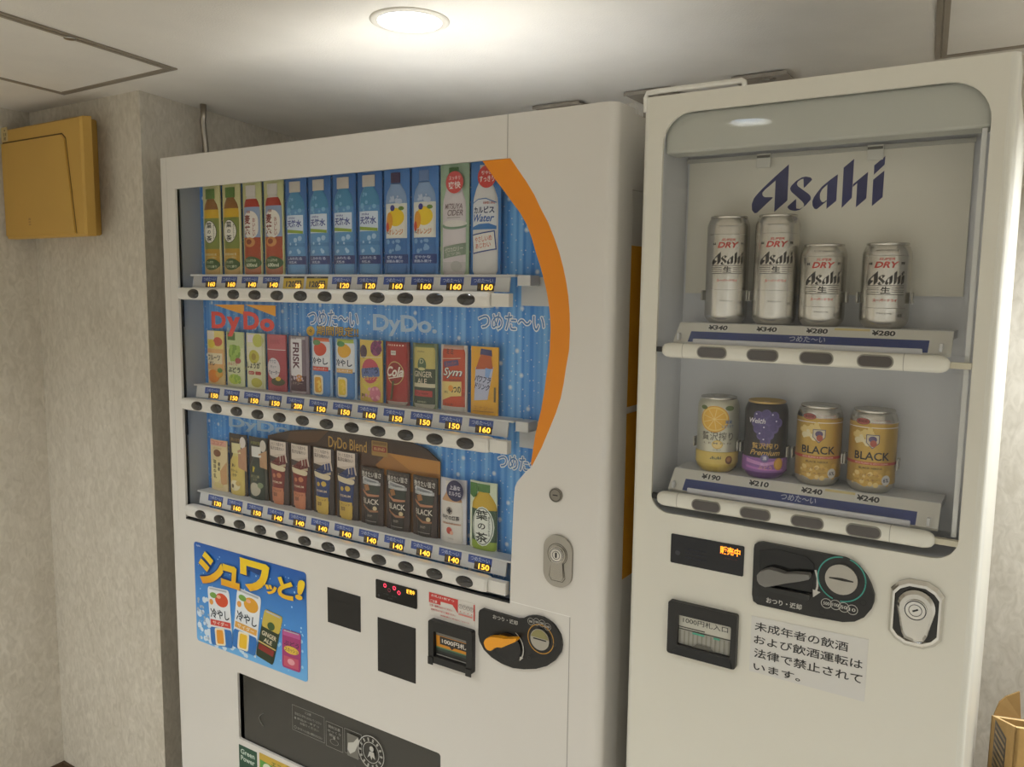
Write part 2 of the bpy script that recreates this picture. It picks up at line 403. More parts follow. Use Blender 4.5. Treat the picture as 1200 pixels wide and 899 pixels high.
# downlights
def downlight(x, y, label, watts, first=None):
    t = thing('downlight', label, 'ceiling light', (x, y, CEIL), group='recessed ceiling downlights')
    if first is None:
        vs, fs = lathe_geo([(LR, 0.012), (LR, -0.001), (LR + .002, -0.004), (LR + .012, -0.004), (LR + .0165, -0.0015), (LR + .0165, -0.0002), (LR + .004, -0.0002), (LR + .004, .012)], 48, cap=False)
        tr = mesh('trim_ring', vs, fs, mat('#d8d2c6', 0.45), t, smooth=True, wparent=False)
        vs, fs = lathe_geo([(LR, 0.011), (LR * .985, 0.02), (LR * .93, 0.036), (LR * .80, 0.050), (0.036, 0.058)], 48, cap=False)
        rf = mesh('reflector', vs, fs, mat('#cfdcec', 0.22, 0.85, bump=0.0), t, smooth=True, wparent=False)
        vs, fs = lathe_geo([(0.036, 0.058), (0.035, 0.049), (0.031, 0.045), (0.0, 0.044)], 32, cap=False)
        bu = mesh('lamp', vs, fs, mat('#eef4ff', 0.4, emit=14), t, smooth=True, wparent=False)
        parts = [tr, rf, bu]
    else:
        parts = [link(c.name.split('.')[0], c.data, t) for c in first]
    ld = bpy.data.lights.new('lamp_light', 'AREA'); ld.shape = 'DISK'; ld.size = 0.062; ld.energy = watts; ld.color = LAMP_COL
    lo = bpy.data.objects.new('lamp_light', ld); COL.objects.link(lo); lo.parent = t; lo.location = (0, 0, 0.041)
    return parts
fp = downlight(*LAMPS[0], 'lit recessed downlight in the ceiling above the soft drink machine', LAMP_W[0])
dl = ['lit recessed downlight overhead, mirrored in the beer machine glass', 'added recessed downlight by the left wall, in line with the camera',
      'added recessed downlight by the right wall, in line with the camera', 'unseen recessed downlight by the right wall, beside the beer machine', 'added recessed downlight behind the camera, nearer the left wall', 'added recessed downlight behind the camera, nearer the right wall']
for (x, y), wt, l in zip(LAMPS[1:], LAMP_W[1:], dl): downlight(x, y, l, wt, fp)  # all but the mirrored one are unseen, added for overall brightness

# tan two-tier box on the pier
TAN = mat('#c9a04e', 0.55, noise=0.03, nscale=6); TAN2 = mat('#b99143', 0.55)
wb = thing('wall_box', 'tan plastic wall box with a hinged front cover high in the left corner', 'wall box', (-2.29, YP, 1.66))
def wpoly(x0, x1, z0, z1): return [(x0, z0), (x1, z0), (x1, z1), (x0, z1)]
YW = 1.205
box('backplate', -2.5, -2.185, 1.235, YP - .0005, 1.664, 1.975, TAN2, wb, 0.006)
bx0, bx1, bz0, bz1 = -2.533, -2.120, 1.658, 1.968
cv = [(bx0, 1.234, bz0), (bx1, 1.234, bz0), (bx1, 1.234, bz1), (bx0, 1.234, bz1)]
cf = [(bx0 + .005, YW, bz0 + .004), (bx1 - .006, YW, bz0 + .004), (bx1 - .006, YW, bz1 - .008), (bx0 + .005, YW, bz1 - .008)]
cm = [(bx0, 1.21, bz0), (bx1, 1.21, bz0), (bx1, 1.21, bz1 - .003), (bx0, 1.21, bz1 - .003)]
qf = lambda i, j: [(i + k, i + (k + 1) % 4, j + (k + 1) % 4, j + k) for k in range(4)]
mesh('cover', cv + cm + cf, qf(0, 4) + qf(4, 8) + [(8, 9, 10, 11), (3, 2, 1, 0)], TAN, wb)
dz = 1.925
d0 = [(bx0 + .007, YW - .0045, bz0 + .008), (-2.165, YW - .0045, bz0 + .008), (-2.197, YW - .0045, dz - .012), (-2.213, YW - .0045, dz - .001), (bx0 + .007, YW - .0045, dz)]
d1 = [(p[0], YW + .002, p[2]) for p in d0]
mesh('front_door', d0 + d1, [(0, 1, 2, 3, 4), (9, 8, 7, 6, 5)] + [(5 + k, 5 + (k + 1) % 5, (k + 1) % 5, k) for k in range(5)], TAN, wb)
a = Art(); TANL = mat('#5e4a20', .7)
a.a(LN(bx0 + .007, dz + .003, -2.211, dz + .002, .004), TANL).a(LN(-2.211, dz + .002, -2.194, dz - .011, .004), TANL).a(LN(-2.194, dz - .011, -2.162, bz0 + .006, .0035), TANL)
a.build('door_gap', flat(YW), wb)
a = Art(); sx, sz = Q(6, 157, YW)
a.a(RC(sx - .02, sx + .016, sz - .022, sz + .018), '#c8b27c').a(T('▼', sx, sz + .008, .008, .006), '#5a4a28').a(T('注意', sx, sz - .002, .02, .009), '#6b5a34').a(T('開', sx, sz - .014, .012, .009), '#6b5a34')
a.build('caution_sticker', flat(YW - .001), wb)
a = Art(); sx, sz = Q(37, 260, YW); a.a(RC(sx - .006, sx + .006, sz + .004, sz + .01), '#a8813a').a(RC(sx - .006, sx + .006, sz - .003, sz + .001), '#a8813a').a(RC(sx - .005, sx + .007, sz - .01, sz - .006), '#a8813a')
a.build('embossed_mark', flat(YW - .0047), wb)

# steel conduit on the side of the pier
p0 = (-1.985, 1.477)
cd = tube('conduit', [(p0[0], p0[1], CEIL - .0005), (p0[0], p0[1], 2.0), (p0[0] - .004, p0[1] - .0, 1.985), (p0[0] - .016, p0[1] + .012, 1.955), (p0[0] - .02, p0[1] + .018, 1.93), (p0[0] - .02, p0[1] + .02, 1.88), (p0[0] - .02, p0[1] + .02, FZ + .001)], .0085, mat('#a39b8e', .35, 1.0), n=14)
tag(cd, 'bent steel conduit coming down from the ceiling behind the soft drink machine', 'pipe')

# anti-tip brackets by the back wall
for (l, r, lab) in (((627, 127), (678, 119), 'steel bracket behind the top right corner of the soft drink machine'),
                    ((733, 111), (786, 103), 'steel bracket above the gap between the two machines'),
                    ((858, 93), (922, 84), 'steel bracket above the top edge of the beer machine')):
    (x0, y0), (x1, y1) = G(*l, CEIL - .006), G(*r, CEIL - .006); yf = (y0 + y1) / 2 - .004
    t = thing('steel_bracket', lab, 'bracket', ((x0 + x1) / 2, YB, CEIL - .006), group='anti-tip brackets')
    o = [(x0, yf), (x1, yf), (x1, YB - .0005), (x0, YB - .0005)]; hc = ((x0 + x1) / 2 + .01, yf + .035)
    vs, fs = plate_geo(o, [circ(hc[0], hc[1], .022, .008, 20)], CEIL - .009, CEIL - .006)
    mesh('arm', [(v[0], v[2], v[1]) for v in vs], [f[::-1] for f in fs], GALV, t)
    box('front_lip', x0, x1, yf - .003, yf, CEIL - .012, CEIL - .003, GALV, t)
    vs, fs = lathe_geo([(.013, 0), (.013, -.003), (.007, -.004), (.006, -.009), (0, -.009)], 16, hc[0], hc[1], CEIL - .0005, cap=False)
    mesh('bolt', vs, fs, STEEL, t)
    box('wall_leg', x0, x1, YB - .004, YB - .0006, CEIL - .09, CEIL - .009, GALV, t)

# open carton by the back wall
KRAFT = mat('#b08d55', 0.85, noise=0.08, nscale=30, bump=0.2, bscale=120); KRAFTD = mat('#8f7040', 0.9); KEDGE = mat('#cfae78', 0.85)
N = Vector((Q(1191, 853, 1.62)[0], 1.62)); zt = Q(1191, 853, 1.62)[1]
e1 = Vector((-.285, .9585)); e2 = Vector((.9585, .285)); wl, wr, th = .14, .30, .006
ct = thing('carton', 'open cardboard carton standing beside the beer machine', 'box', (N.x, N.y, FZ))
def side(name, a, b, z0, z1, inward, m=KRAFT, top=None):
    a2, b2 = a + inward * th, b + inward * th; t0, t1 = top or (z1, z1)
    return mesh(name, [(a.x, a.y, z0), (b.x, b.y, z0), (b2.x, b2.y, z0), (a2.x, a2.y, z0), (a.x, a.y, t0), (b.x, b.y, t1), (b2.x, b2.y, t1), (a2.x, a2.y, t0)],
                [(0, 1, 5, 4), (2, 3, 7, 6), (1, 2, 6, 5), (3, 0, 4, 7), (4, 5, 6, 7), (3, 2, 1, 0)], [m, KEDGE], ct, [0, 0, 0, 0, 1, 0])
side('side_panel', N + e1 * wl, N, FZ + .002, zt, e2, top=(zt - .05, zt)); side('side_panel', N, N + e2 * wr, FZ + .002, zt, e1)
side('side_panel', N + e2 * wr, N + e2 * wr + e1 * wl, FZ + .002, zt, -e2, top=(zt, zt - .05)); side('side_panel', N + e2 * wr + e1 * wl, N + e1 * wl, FZ + .002, zt - .05, -e1)
b0 = [N + e1 * .007 + e2 * .007, N + e2 * (wr - .007) + e1 * .007, N + e2 * (wr - .007) + e1 * (wl - .007), N + e1 * (wl - .007) + e2 * .007]
mesh('base', [(p.x, p.y, FZ + .002) for p in b0] + [(p.x, p.y, FZ + .008) for p in b0], [(3, 2, 1, 0), (4, 5, 6, 7)] + qf(0, 4), KRAFTD, ct)
L = N + e1 * wl
def flap(name, a, b, lean, h):
    n = Vector((-(b - a).y, (b - a).x)).normalized() * .004
    t0 = [(a.x, a.y, zt - .0495), (b.x, b.y, zt - .0495)]; mid = (b - a)
    pts = [(a, zt - .0495), (b, zt - .0495), (b + lean - mid * .06, zt - .05 + h), (a + lean + mid * .45, zt - .05 + h * .72), (a + lean * .6 + mid * .2, zt - .05 + h * .5)]
    vs = [(p.x, p.y, z) for p, z in pts] + [(p.x + n.x, p.y + n.y, z) for p, z in pts]
    fs = [(0, 1, 2, 3, 4), (9, 8, 7, 6, 5)] + [(k, (k + 1) % 5, 5 + (k + 1) % 5, 5 + k) for k in range(5)]
    mesh(name, vs, fs, KRAFTD, ct)
flap('flap', L + e2 * .004, L + e2 * .05, e1 * .01, .05)
flap('flap', L + e2 * .055, L + e2 * .29, e1 * .03, .06)
a = Art(); mp = lambda u, v, h: ((N + e1 * u).x - e2.x * h, (N + e1 * u).y - e2.y * h, v)
zb = zt - .045
a.a(RC(.045, .115, zb - .12, zb), '#3a3020')
for k in range(9): a.a(RC(.05, .11, zb - .012 - k * .012, zb - .006 - k * .012), '#9a7b48' if k % 2 else '#7d6338')
a.build('barcode_print', mp, ct)

# ------------------------------------------------------------------ the soft drink machine
X0, X1, ZT = -1.781, -0.586, 1.830
VM = thing('vending_machine', 'wide white soft drink vending machine with blue display and orange arc', 'vending machine', ((X0 + X1) / 2, YL + .35, FZ))
arc_o = [(598, 187), (608, 200), (617, 213), (626, 228), (633, 243), (642, 260), (650, 280), (655.5, 296), (660, 313), (663.5, 330), (666, 347), (667.6, 367), (668, 387), (667, 410), (663, 433), (660.5, 450), (657, 467), (651.5, 484), (645, 500), (635, 524), (623, 547)]
arc_i = [(565, 190), (580, 210), (590, 223), (600, 237), (609, 249), (617, 263), (623, 279), (628, 297), (633, 312), (637, 327), (640.5, 342), (643, 357), (644.6, 372), (645, 387), (644, 412), (640, 440), (637.5, 460), (634, 480), (627, 510), (622, 543)]
win = [Q(204.2, 221.4, YL)] + qs(arc_o, YL) + qs([(616, 553), (610, 560), (606, 565), (603.5, 571), (602, 587), (600, 633), (598.5, 670), (597.5, 705)], YL) + [Q(219.3, 606.7, YL)]
wz1 = Q(204.2, 221.4, YL)[1]; win[1] = (win[1][0], wz1); wz0 = Q(219.3, 606.7, YL)[1]
win[0] = (-1.729, wz1); win[-1] = (-1.729, wz0); win[-2] = (win[-2][0], wz0)
SX0, SX1, SZ0, SZ1 = -1.551, -0.935, 0.442, 0.611
slot = rrect(SX0, SX1, SZ0, SZ1, .006, 3)
outer = [(X0, .06), (X1 - .018, .06), (X1 - .018, ZT), (X0, ZT)]
plate('front_panel', outer, [win, slot], YL, YL + .006, WHITE_L, VM)
def extrude_plan(name, pts, z0, z1, m, parent, smooth=False):
    n = len(pts); vs = [(x, y, z0) for x, y in pts] + [(x, y, z1) for x, y in pts]
    return mesh(name, vs, [tuple(range(n))[::-1], tuple(range(n, 2 * n))] + [(i, (i + 1) % n, n + (i + 1) % n, n + i) for i in range(n)], m, parent)
edge = [(X1 - .018 + .018 * sin(a * pi / 16), YL + .018 - .018 * cos(a * pi / 16)) for a in range(9)]
post = extrude_plan('rounded_door_edge', edge + [(X1, YL + .070), (X1 - .02, YL + .070), (X1 - .02, YL + .007)], .06, ZT - .0, WHITE_L, VM)
box('door_side', X0, X0 + .012, YL + .0062, YL + .07, .06, ZT, WHITE_L, VM)
box('door_top', X0 + .0125, X1 - .0205, YL + .0062, YL + .07, wz1 + .0165, wz1 + .0215, WHITE_L, VM)  # unseen, set low to soften the lamp's glow on the ceiling
ZR = 1.70                         # unseen roof sunk inside the rim to spread lamp bounce across the ceiling
box('cabinet', X0 + .004, X1 - .003, YL + .0765, YL + .70, .06, ZR, WHITE_L, VM, .002)
box('bounce_roof', X0 + .02, X1 - .019, YL + .078, YL + .684, ZR + .0002, ZR + .003, mat('#e0dcd6', .5, noise=.08, nscale=25), VM)  # added unseen sheet, kept pale to bounce lamp light onto the ceiling
box('cabinet_rim', X1 - .018, X1 - .003, YL + .0765, YL + .70, ZR + .0001, ZT - .006, WHITE_L, VM); box('cabinet_rim', X0 + .004, X0 + .019, YL + .0765, YL + .70, ZR + .0001, ZT - .006, WHITE_L, VM)
box('cabinet_rim', X0 + .0192, X1 - .0182, YL + .685, YL + .70, ZR + .0001, ZT - .006, WHITE_L, VM)
box('plinth', X0 + .03, X1 - .03, YL + .03, YL + .66, FZ, .0595, BLACK, VM)
box('door_gasket', X0 + .012, X1 - .012, YL + .0702, YL + .0763, .07, ZR, mat('#4c4a48', .8), VM)
# panel joints
J = mat('#a19b92', .6); J2 = mat('#efece6', .5)
def single(name, shape, color, mp, parent, **kw): return Art().a(shape, color).build(name, mp, parent, **kw)
sx = Q(595, 160, YL)[0]
j0, j1 = Q(600, 706, YL), Q(668, 722, YL)
zj = (j0[1] + j1[1]) / 2
for shp, c in ((RC(sx - .0008, sx + .0008, wz1, ZT), J), (RC(j0[0] - .002, j1[0], zj - .0008, zj + .0008), J2), (RC(j1[0] - .0008, j1[0] + .0008, .06, zj - .001), J), (RC(X0 + .022, X0 + .0226, .95, ZT), J)):
    single('panel_joint', shp, c, flat(YL), VM)
# orange arc
ob = qs(arc_i, YL) + qs(arc_o[::-1], YL); ob[0] = (ob[0][0], wz1 - .0005); ob[-1] = (ob[-1][0], wz1 - .0005)
plate('orange_arc', ob, [], YL + .0005, YL + .010, ORANGE, VM)
# window, lining, printed backdrop
pw = [(x + (.004 if x > -1 else -.004), z) for x, z in win]
plate('window_pane', win, [], YL + .0112, YL + .0142, GLASS, VM)
BD = YL + .068
bd = plate('backdrop', wpoly(-1.729, -.628, wz0 - .01, wz1 + .0155), [], BD, BD + .002, backdrop_material(), VM)
box('lining', -1.735, -1.7292, YL + .0145, BD, wz0 - .02, wz1 + .012, GREY_IN, VM)
box('lining', -1.7288, -.628, YL + .0145, BD, wz1 + .0105, wz1 + .016, GREY_IN, VM)
box('lining', -1.7288, -.628, YL + .0145, BD, wz0 - .02, wz0 - .0105, WHITE_IN, VM)
# prints on the backdrop
def two(s, p0, p1, c_out, c_in, d=.0022, b1=.004, Y=BD):
    g_ = TB(s, p0, p1, Y, bold=b1); Art(.0003).a(THICK(g_, d), c_out).a(g_, c_in).build('printed_lettering', flat(Y), VM)
two('つめた〜い', (361, 363), (420, 384), '#e9f0f6', '#3f78bc'); two('つめた〜い', (561, 366), (638, 389), '#eef4fa', '#4a86c8')
two('つめた〜い', (584, 531), (645, 557), '#eef4fa', '#4a86c8')
for p0, p1, c in (((437, 368), (512, 397), '#b4cde6'), ((268, 488), (345, 515), '#a4c2e0'), ((470, 505), (516, 528), '#b4cde6')): single('printed_lettering', TB('DyDo.', p0, p1, BD, bold=.03), c, flat(BD), VM)
cx, cz = Q(364, 388, BD); Art().a(EL(cx, cz, .013, .011), '#e0b22c').a(T('今', cx, cz, .011, .010), '#3a3320').build('printed_badge', flat(BD), VM)
two('期間限定!!', (371, 381.5), (420, 395.5), '#23406e', '#d8b03a', .0012, .012)
# white bands of the backdrop behind each shelf
LEDGE = [1.557, 1.293, 1.029]; PITCH = .0714; BX = [-1.6555 + i * PITCH for i in range(12)]
for zl in LEDGE: box('shelf_band', -.80, -.628, BD - .004, BD - .0005, zl - .056, zl - .004, WHITE_IN, VM)
# brown coffee board
br = qs([(315, 606), (315, 510), (340, 504.5), (370, 503), (400, 502), (430, 504), (465, 511), (500, 526), (516, 541), (516, 640)], BD - .006)
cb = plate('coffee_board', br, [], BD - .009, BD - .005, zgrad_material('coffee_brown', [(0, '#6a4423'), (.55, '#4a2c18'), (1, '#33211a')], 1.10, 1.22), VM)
a = Art(); a.a(P(qs([(455, 531), (516, 541), (516, 580), (470, 575), (440, 545)], BD - .009)), '#a06a2c').a(P(qs([(455, 531), (516, 541), (516, 556), (480, 551)], BD - .009)), '#b67d33')
a.a(P(qs([(340, 506), (385, 505), (372, 518), (335, 520)], BD - .009)), '#5c3a1c')
a.a(TB('DyDo Blend', (385, 511), (430, 535), BD - .009, bold=.006, rot=0), '#c79a45')
cx, cz = Q(445, 526, BD - .009); a.a(RR(cx, cz, .045, .032, -.0, .002), '#a07a38').a(RR(cx, cz - .001, .038, .011), '#8c2a1c').a(T('BLEND', cx, cz - .001, .03, .006), '#d8b070').a(RR(cx, cz + .011, .038, .006), '#7d5a26')
a.build('board_print', flat(BD - .009), cb)
# red brand lettering on the pane
gp = YL + .0148; a = Art()
a.a(P(qs([(250, 357), (286, 357), (286, 369)], gp)), '#e8a021').a(P(qs([(287, 357), (323, 358), (323, 371)], gp)), '#e8a021')
a.a(TB('D', (247.5, 365), (265, 385.5), gp, bold=.045), '#d63a30').a(TB('y', (265.5, 371), (282, 395), gp, bold=.045), '#d63a30')
a.a(TB('D', (285, 365), (304, 387), gp, bold=.045), '#d63a30').a(TB('o', (304.5, 373), (322, 389), gp, bold=.045), '#d63a30')
a.build('brand_lettering', flat(gp + .0004), VM)

# shelves, price strips, button bars
PRICES = [['160', '160', '140', '140', '120', '120', '120', '120', '160', '160', '160', '160'],
          ['150', '150', '150', '150', '200', '150', '150', '160', '150', '150', '150', '160'],
          ['130', '160', '150', '140', '140', '140', '140', '140', '140', '140', '140', '150']]
bar_prof = [(.0105, -.0145), (-.004, -.0145), (-.009, -.012), (-.0118, -.006), (-.0125, 0), (-.0118, .006), (-.009, .012), (-.004, .0145), (.0105, .0145)]
bm = bmesh.new(); bmesh.ops.create_uvsphere(bm, u_segments=20, v_segments=10, radius=1)
me_btn = bpy.data.meshes.new('button'); 
for v in bm.verts: v.co = (v.co.x * .0205, v.co.y * .0075, v.co.z * .0108)
bm.to_mesh(me_btn); bm.free(); me_btn.materials.append(BTN); me_btn.polygons.foreach_set('use_smooth', [True] * len(me_btn.polygons))
for r_, zl in enumerate(LEDGE):
    sh = box('shelf', -1.7125, -.788, YL + .022, BD - .0105, zl - .004, zl, WHITE_IN, VM, .001)
    box('shelf_end', -.7875, -.76, YL + .03, BD - .006, zl - .02, zl - .001, WHITE_IN, VM, .001)
    ps = mesh('price_strip', [(-1.705, YL + .0215, zl - .0315), (-.80, YL + .0215, zl - .0315), (-.80, YL + .026, zl - .0045), (-1.705, YL + .026, zl - .0045),
                              (-1.705, YL + .0245, zl - .0315), (-.80, YL + .0245, zl - .0315), (-.80, YL + .029, zl - .0045), (-1.705, YL + .029, zl - .0045)],
              [(0, 1, 2, 3), (7, 6, 5, 4), (0, 4, 5, 1), (1, 5, 6, 2), (2, 6, 7, 3), (3, 7, 4, 0)], WHITE_IN, VM)
    for i, x in enumerate(BX):
        x += .012 if r_ == 0 else .01
        a = Art(.00015); yel = r_ == 0 and i in (4, 5)
        zz = lambda v: zl - .0045 - v
        if yel:
            a.a(RC(x - .032, x + .032, zz(.0275), zz(.001)), '#d8b628').a(RC(x - .032, x + .032, zz(.004), zz(.0)), '#2a2622').a(T('つめた〜い', x, zz(.002), .02, .0025), '#cfc7b0').a(T('120円', x + .001, zz(.016), .046, .015, bold=.03), '#2b2416')
            a.a(RC(x + .006, x + .026, zz(.026), zz(.014)), '#5a3c10').a(T('20', x + .015, zz(.02), .016, .0095, bold=.03), LED)
        else:
            a.a(RC(x - .0275, x + .0275, zz(.0155), zz(.0005)), '#34509c').a(T('つめた〜い', x, zz(.0065), .044, .0078), '#b9c6e4')
            a.a(RC(x - .012, x + .026, zz(.0255), zz(.0115)), '#3a2a18').a(T('¥', x - .007, zz(.0185), .006, .008), '#7a5a28').a(T(PRICES[r_][i], x + .0105, zz(.0185), .025, .0105, bold=.025), LED)
        a.build('price_label', lambda u, v, h: (u, YL + .0215 + .0045 * (v - (zl - .0315)) / .027 - h, v), ps)
    zb = zl - .0455
    n = len(bar_prof); xs = [-1.7215, -1.7175, -1.705, -.835, -.825, -.822]; sc = [.75, .93, 1, 1, .93, .75]
    vs = [(x, YL + (p[0] if p[0] > 0 else p[0] * s_), zb + p[1] * s_) for x, s_ in zip(xs, sc) for p in bar_prof]
    fs = [(k * n + j, (k + 1) * n + j, (k + 1) * n + (j + 1) % n, k * n + (j + 1) % n) for k in range(len(xs) - 1) for j in range(n)] + [tuple(range(n)), tuple(reversed(range((len(xs) - 1) * n, len(xs) * n)))]
    bar = mesh('button_bar', vs, fs, mat('#e0dcd4', .3, coat=.2), VM)
    box('bar_end', -.8215, -.783, YL - .004, YL + .0105, zb - .012, zb + .012, mat('#dcd8d0', .35), VM, .001)
    for x in BX: link('button', me_btn, bar, (x, YL - .0115, zb))
# black edge under the window
for zl in LEDGE[:2]: box('edge_slot', -1.7288, -1.7235, YL + .0062, YL + .0108, zl - .125, zl - .0605, BLACK, VM)
box('window_edge', -1.7312, -1.7289, YL + .0062, YL + .0108, wz0, wz1, BLACK, VM)
box('window_edge', -1.729, Q(597.5, 705, YL)[0], YL - .0004, YL + .0115, wz0 - .0035, wz0 + .0005, BLACK, VM)

# poster
pz1, pz0, px0, px1 = .907, .654, -1.700, -1.3085
po = plate('poster', rrect(px0, px1, pz0, pz1, .008, 4), [], YL - .0012, YL - .0001, zgrad_material('poster_blue', [(0, '#6fb4ea'), (.4, '#4a93dc'), (1, '#1f5cb0')], pz0, pz1), VM)
Yp = YL - .0012; a = Art(.0001)
def PX(pts): return crop(pts, 225, 630, 5.136, Yp)
a.a(BLOBS(70, px0 + .01, px1 - .01, pz0 + .01, pz1 - .02, .0008, .0026, 3), '#a9d2f4').a(BLOBS(26, px1 - .13, px1 - .01, pz0 + .01, pz0 + .12, .001, .005, 5), '#9fd0f2')
a.a(BLOBS(26, px0 + .008, px0 + .06, pz0 + .01, pz0 + .12, .004, .011, 9), '#d9e6f2').a(BLOBS(24, px0 + .06, px0 + .22, pz0 + .006, pz0 + .03, .004, .010, 11), '#cfe2f2').a(BLOBS(20, px0 + .008, px0 + .05, pz0 + .01, pz0 + .11, .002, .005, 12), '#a8b8cc')
a.a(T('DyDo', px0 + .018, pz1 - .008, .016, .005), '#dfe9f2')
tag(a.build('bubble_print', flat(Yp), po), kind='stuff'); po_ = po
def pcan(pts, cols, art):
    a = Art(.0001); q = PX(pts)
    (x0, z0), (x1, z1), (x2, z2), (x3, z3) = q      # tl tr br bl
    f = lambda u, v: (x3 * (1 - u) * (1 - v) + x2 * u * (1 - v) + x0 * (1 - u) * v + x1 * u * v, z3 * (1 - u) * (1 - v) + z2 * u * (1 - v) + z0 * (1 - u) * v + z1 * u * v)
    a.a(P([f(u, v) for u, v in rrect(0, 1, 0, 1, .09, 4)]), cols[0])
    art = art + [(P(rrect(.1, .9, .955, .985, .014, 3)), '#b9bcc0')]
    for sh, c in art: a.a(([f(u, v) for u, v in sh[0]], sh[1]), c)
    a.build('printed_can', flat(Yp - .0009), po_)
ade = lambda fr, bandc, inner: [(EL(.62, .80, .3, .12), fr), (EL(.5, .85, .1, .03), '#f0b090'), (EL(.25, .86, .16, .05), '#7aa64a'), (EL(.14, .74, .09, .05), '#e8a04a'), (T('冷やし', .5, .55, .86, .17, bold=.02), '#26303c'), (RC(.04, .96, .34, .44), bandc), (T('サイダー', .5, .39, .7, .07), '#f0e6d8'), (P(rrect(.0, 1, 0, .31, .08, 4)), '#2f73bc'), (RR(.45, .16, .46, .30, .05, .05), '#f2e6c8'), (RR(.45, .16, .32, .24, .05, .05), inner)]
pcan([(95, 290), (225, 318), (250, 668), (120, 640)], ['#e9ecef'], ade('#d8502c', '#d2463a', '#e89a2c'))
pcan([(275, 298), (420, 360), (385, 715), (245, 650)], ['#e9ecef'], ade('#e8a62c', '#e3a84c', '#eebf2e'))
pcan([(440, 428), (550, 480), (490, 770), (385, 705)], ['#2c3a22'], [(P(rrect(0, 1, .64, 1, .09, 4)), '#cdb44c'), (EL(.5, .72, .2, .08), '#3d5a30'), (T('GINGER', .5, .52, .8, .09), '#e8dcc0'), (T('ALE', .5, .40, .45, .08), '#e8dcc0'), (RC(.08, .92, .16, .28), '#8a2a22'), (RC(0, 1, .30, .33), '#c9b06a')])
pcan([(545, 545), (658, 580), (655, 815), (545, 775)], ['#a83a74'], [(RC(.04, .96, .84, .97), '#c05a94'), (T('ぶどう', .5, .66, .8, .13), '#2c2340'), (EL(.5, .5, .4, .1), '#e6c04a'), (T('スカッシュ', .5, .5, .7, .1), '#4a1e3e'), (RC(.1, .9, .05, .32), '#c8566c'), (EL(.5, .2, .2, .08), '#e6a0a8')])
ylw = zgrad_material('lettering_yellow', [(0, '#e88a18'), (.45, '#f3b81c'), (1, '#f7d21e')], .80, .885)
a = Art(.0001); a.eps = .00005
Yt = Yp - .0050
for s, q0, q1, b in (('シ', (45, 92), (205, 290), .05), ('ュ', (180, 165), (295, 300), .05), ('ワ', (295, 140), (478, 330), .05), ('ッ', (447, 283), (520, 342), .05), ('と', (522, 240), (618, 368), .05), ('!', (628, 250), (690, 375), .04)):
    X_, Z_ = zip(*PX([q0, q1]))
    # boxes are read on the slanted photo, so width from the x span and height from the plane at the glyph's middle
    xm = (q0[0] + q1[0]) / 2
    zt_ = PX([(xm, q0[1] + (xm - q0[0]) * .0)])[0][1]; zb_ = PX([(xm, q1[1])])[0][1]
    for bb, m_ in ((b + .03, mat('#123c7a', .4)), (b, ylw)):
        a.a(T(s, (X_[0] + X_[1]) / 2, (zt_ + zb_) / 2, X_[1] - X_[0], zt_ - zb_, bold=bb, shear=.15 if s == '!' else 0), m_)
a.build('poster_lettering', flat(Yp - .0035), po)

# black cover plates, display, sticker
box('cover_plate', -1.243, -1.147, YL - .001, YL - .0001, .811, .889, mat('#171513', .5), VM)
box('cover_plate', -1.099, -.998, YL - .001, YL - .0001, .740, .856, mat('#171513', .5), VM)
dp = plate('display', rrect(-1.103, -.994, .897, .937, .002, 2), [], YL - .0016, YL - .0001, BLACKG, VM)
a = Art(); DX = lambda x, y: Q(435 + x / 17.98, 670 + y / 17.98, YL)
for x, y, c in ((302, 287, LEDR), (500, 342, LEDR), (597, 441, LEDR), (395, 383, mat('#8a3a48', .5))): a.a(RING(*DX(x, y), .0042, .0026), c)
x, z = DX(845, 428); a.a(T('販売中', x, z, .021, .0095, bold=.02), LED)
a.build('display_print', flat(YL - .0016), dp); a = Art(); x, z = DX(172, 492); single('sensor', EL(x, z, .003), '#3a3a38', flat(YL - .0016), dp)
for k, (x, y, wd) in enumerate(((330, 470, .014), (500, 520, .014), (420, 560, .012))): X_, Z_ = DX(x, y); a.a(T('売切 準備中', X_, Z_, wd, .0028), '#3c4442')
a.build('display_print', flat(YL - .0016), dp)
st = plate('notice_sticker', wpoly(-.964, -.853, .893, .940), [], YL - .0006, YL - .0001, mat('#d9d3ca', .4), VM)
a = Art(); RD = '#c93a34'
SX = lambda x, y: Q(500 + x / 8.17, 685 + y / 8.17, YL)
a.a(RC(-.964, -.893, .926, .9395), RD).a(RC(-.964, -.935, .919, .927), RD).a(P([(-.907, .927), (-.893, .927), (-.893, .912)]), RD).a(RC(-.853 - .003, -.853, .906, .938), RD)
a.a(T('お札は1枚ずつ', -.93, .9345, .056, .005), '#e8dcd4').a(T('ご注意', -.952, .9235, .018, .0055), '#efe4dc').a(T('硬貨・紙幣をお使いください', -.934, .9145, .055, .0045), RD).a(T('故障の際は下記へご連絡ください', -.928, .9065, .06, .0038), RD).a(T('お取扱い方法について', -.9, .899, .07, .003), RD)
for k in range(4):
    x = -.886 + k * .009; a.a(RING(x, .928, .0045, .0037), '#8a807a').a(T('ア', x, .928, .004, .005), '#8a6a64').a(T('・', x, .918, .002, .002), RD)
a.a(RC(-.89, -.857, .911, .914), '#d98a80')
a.build('sticker_print', flat(YL - .0006), st)

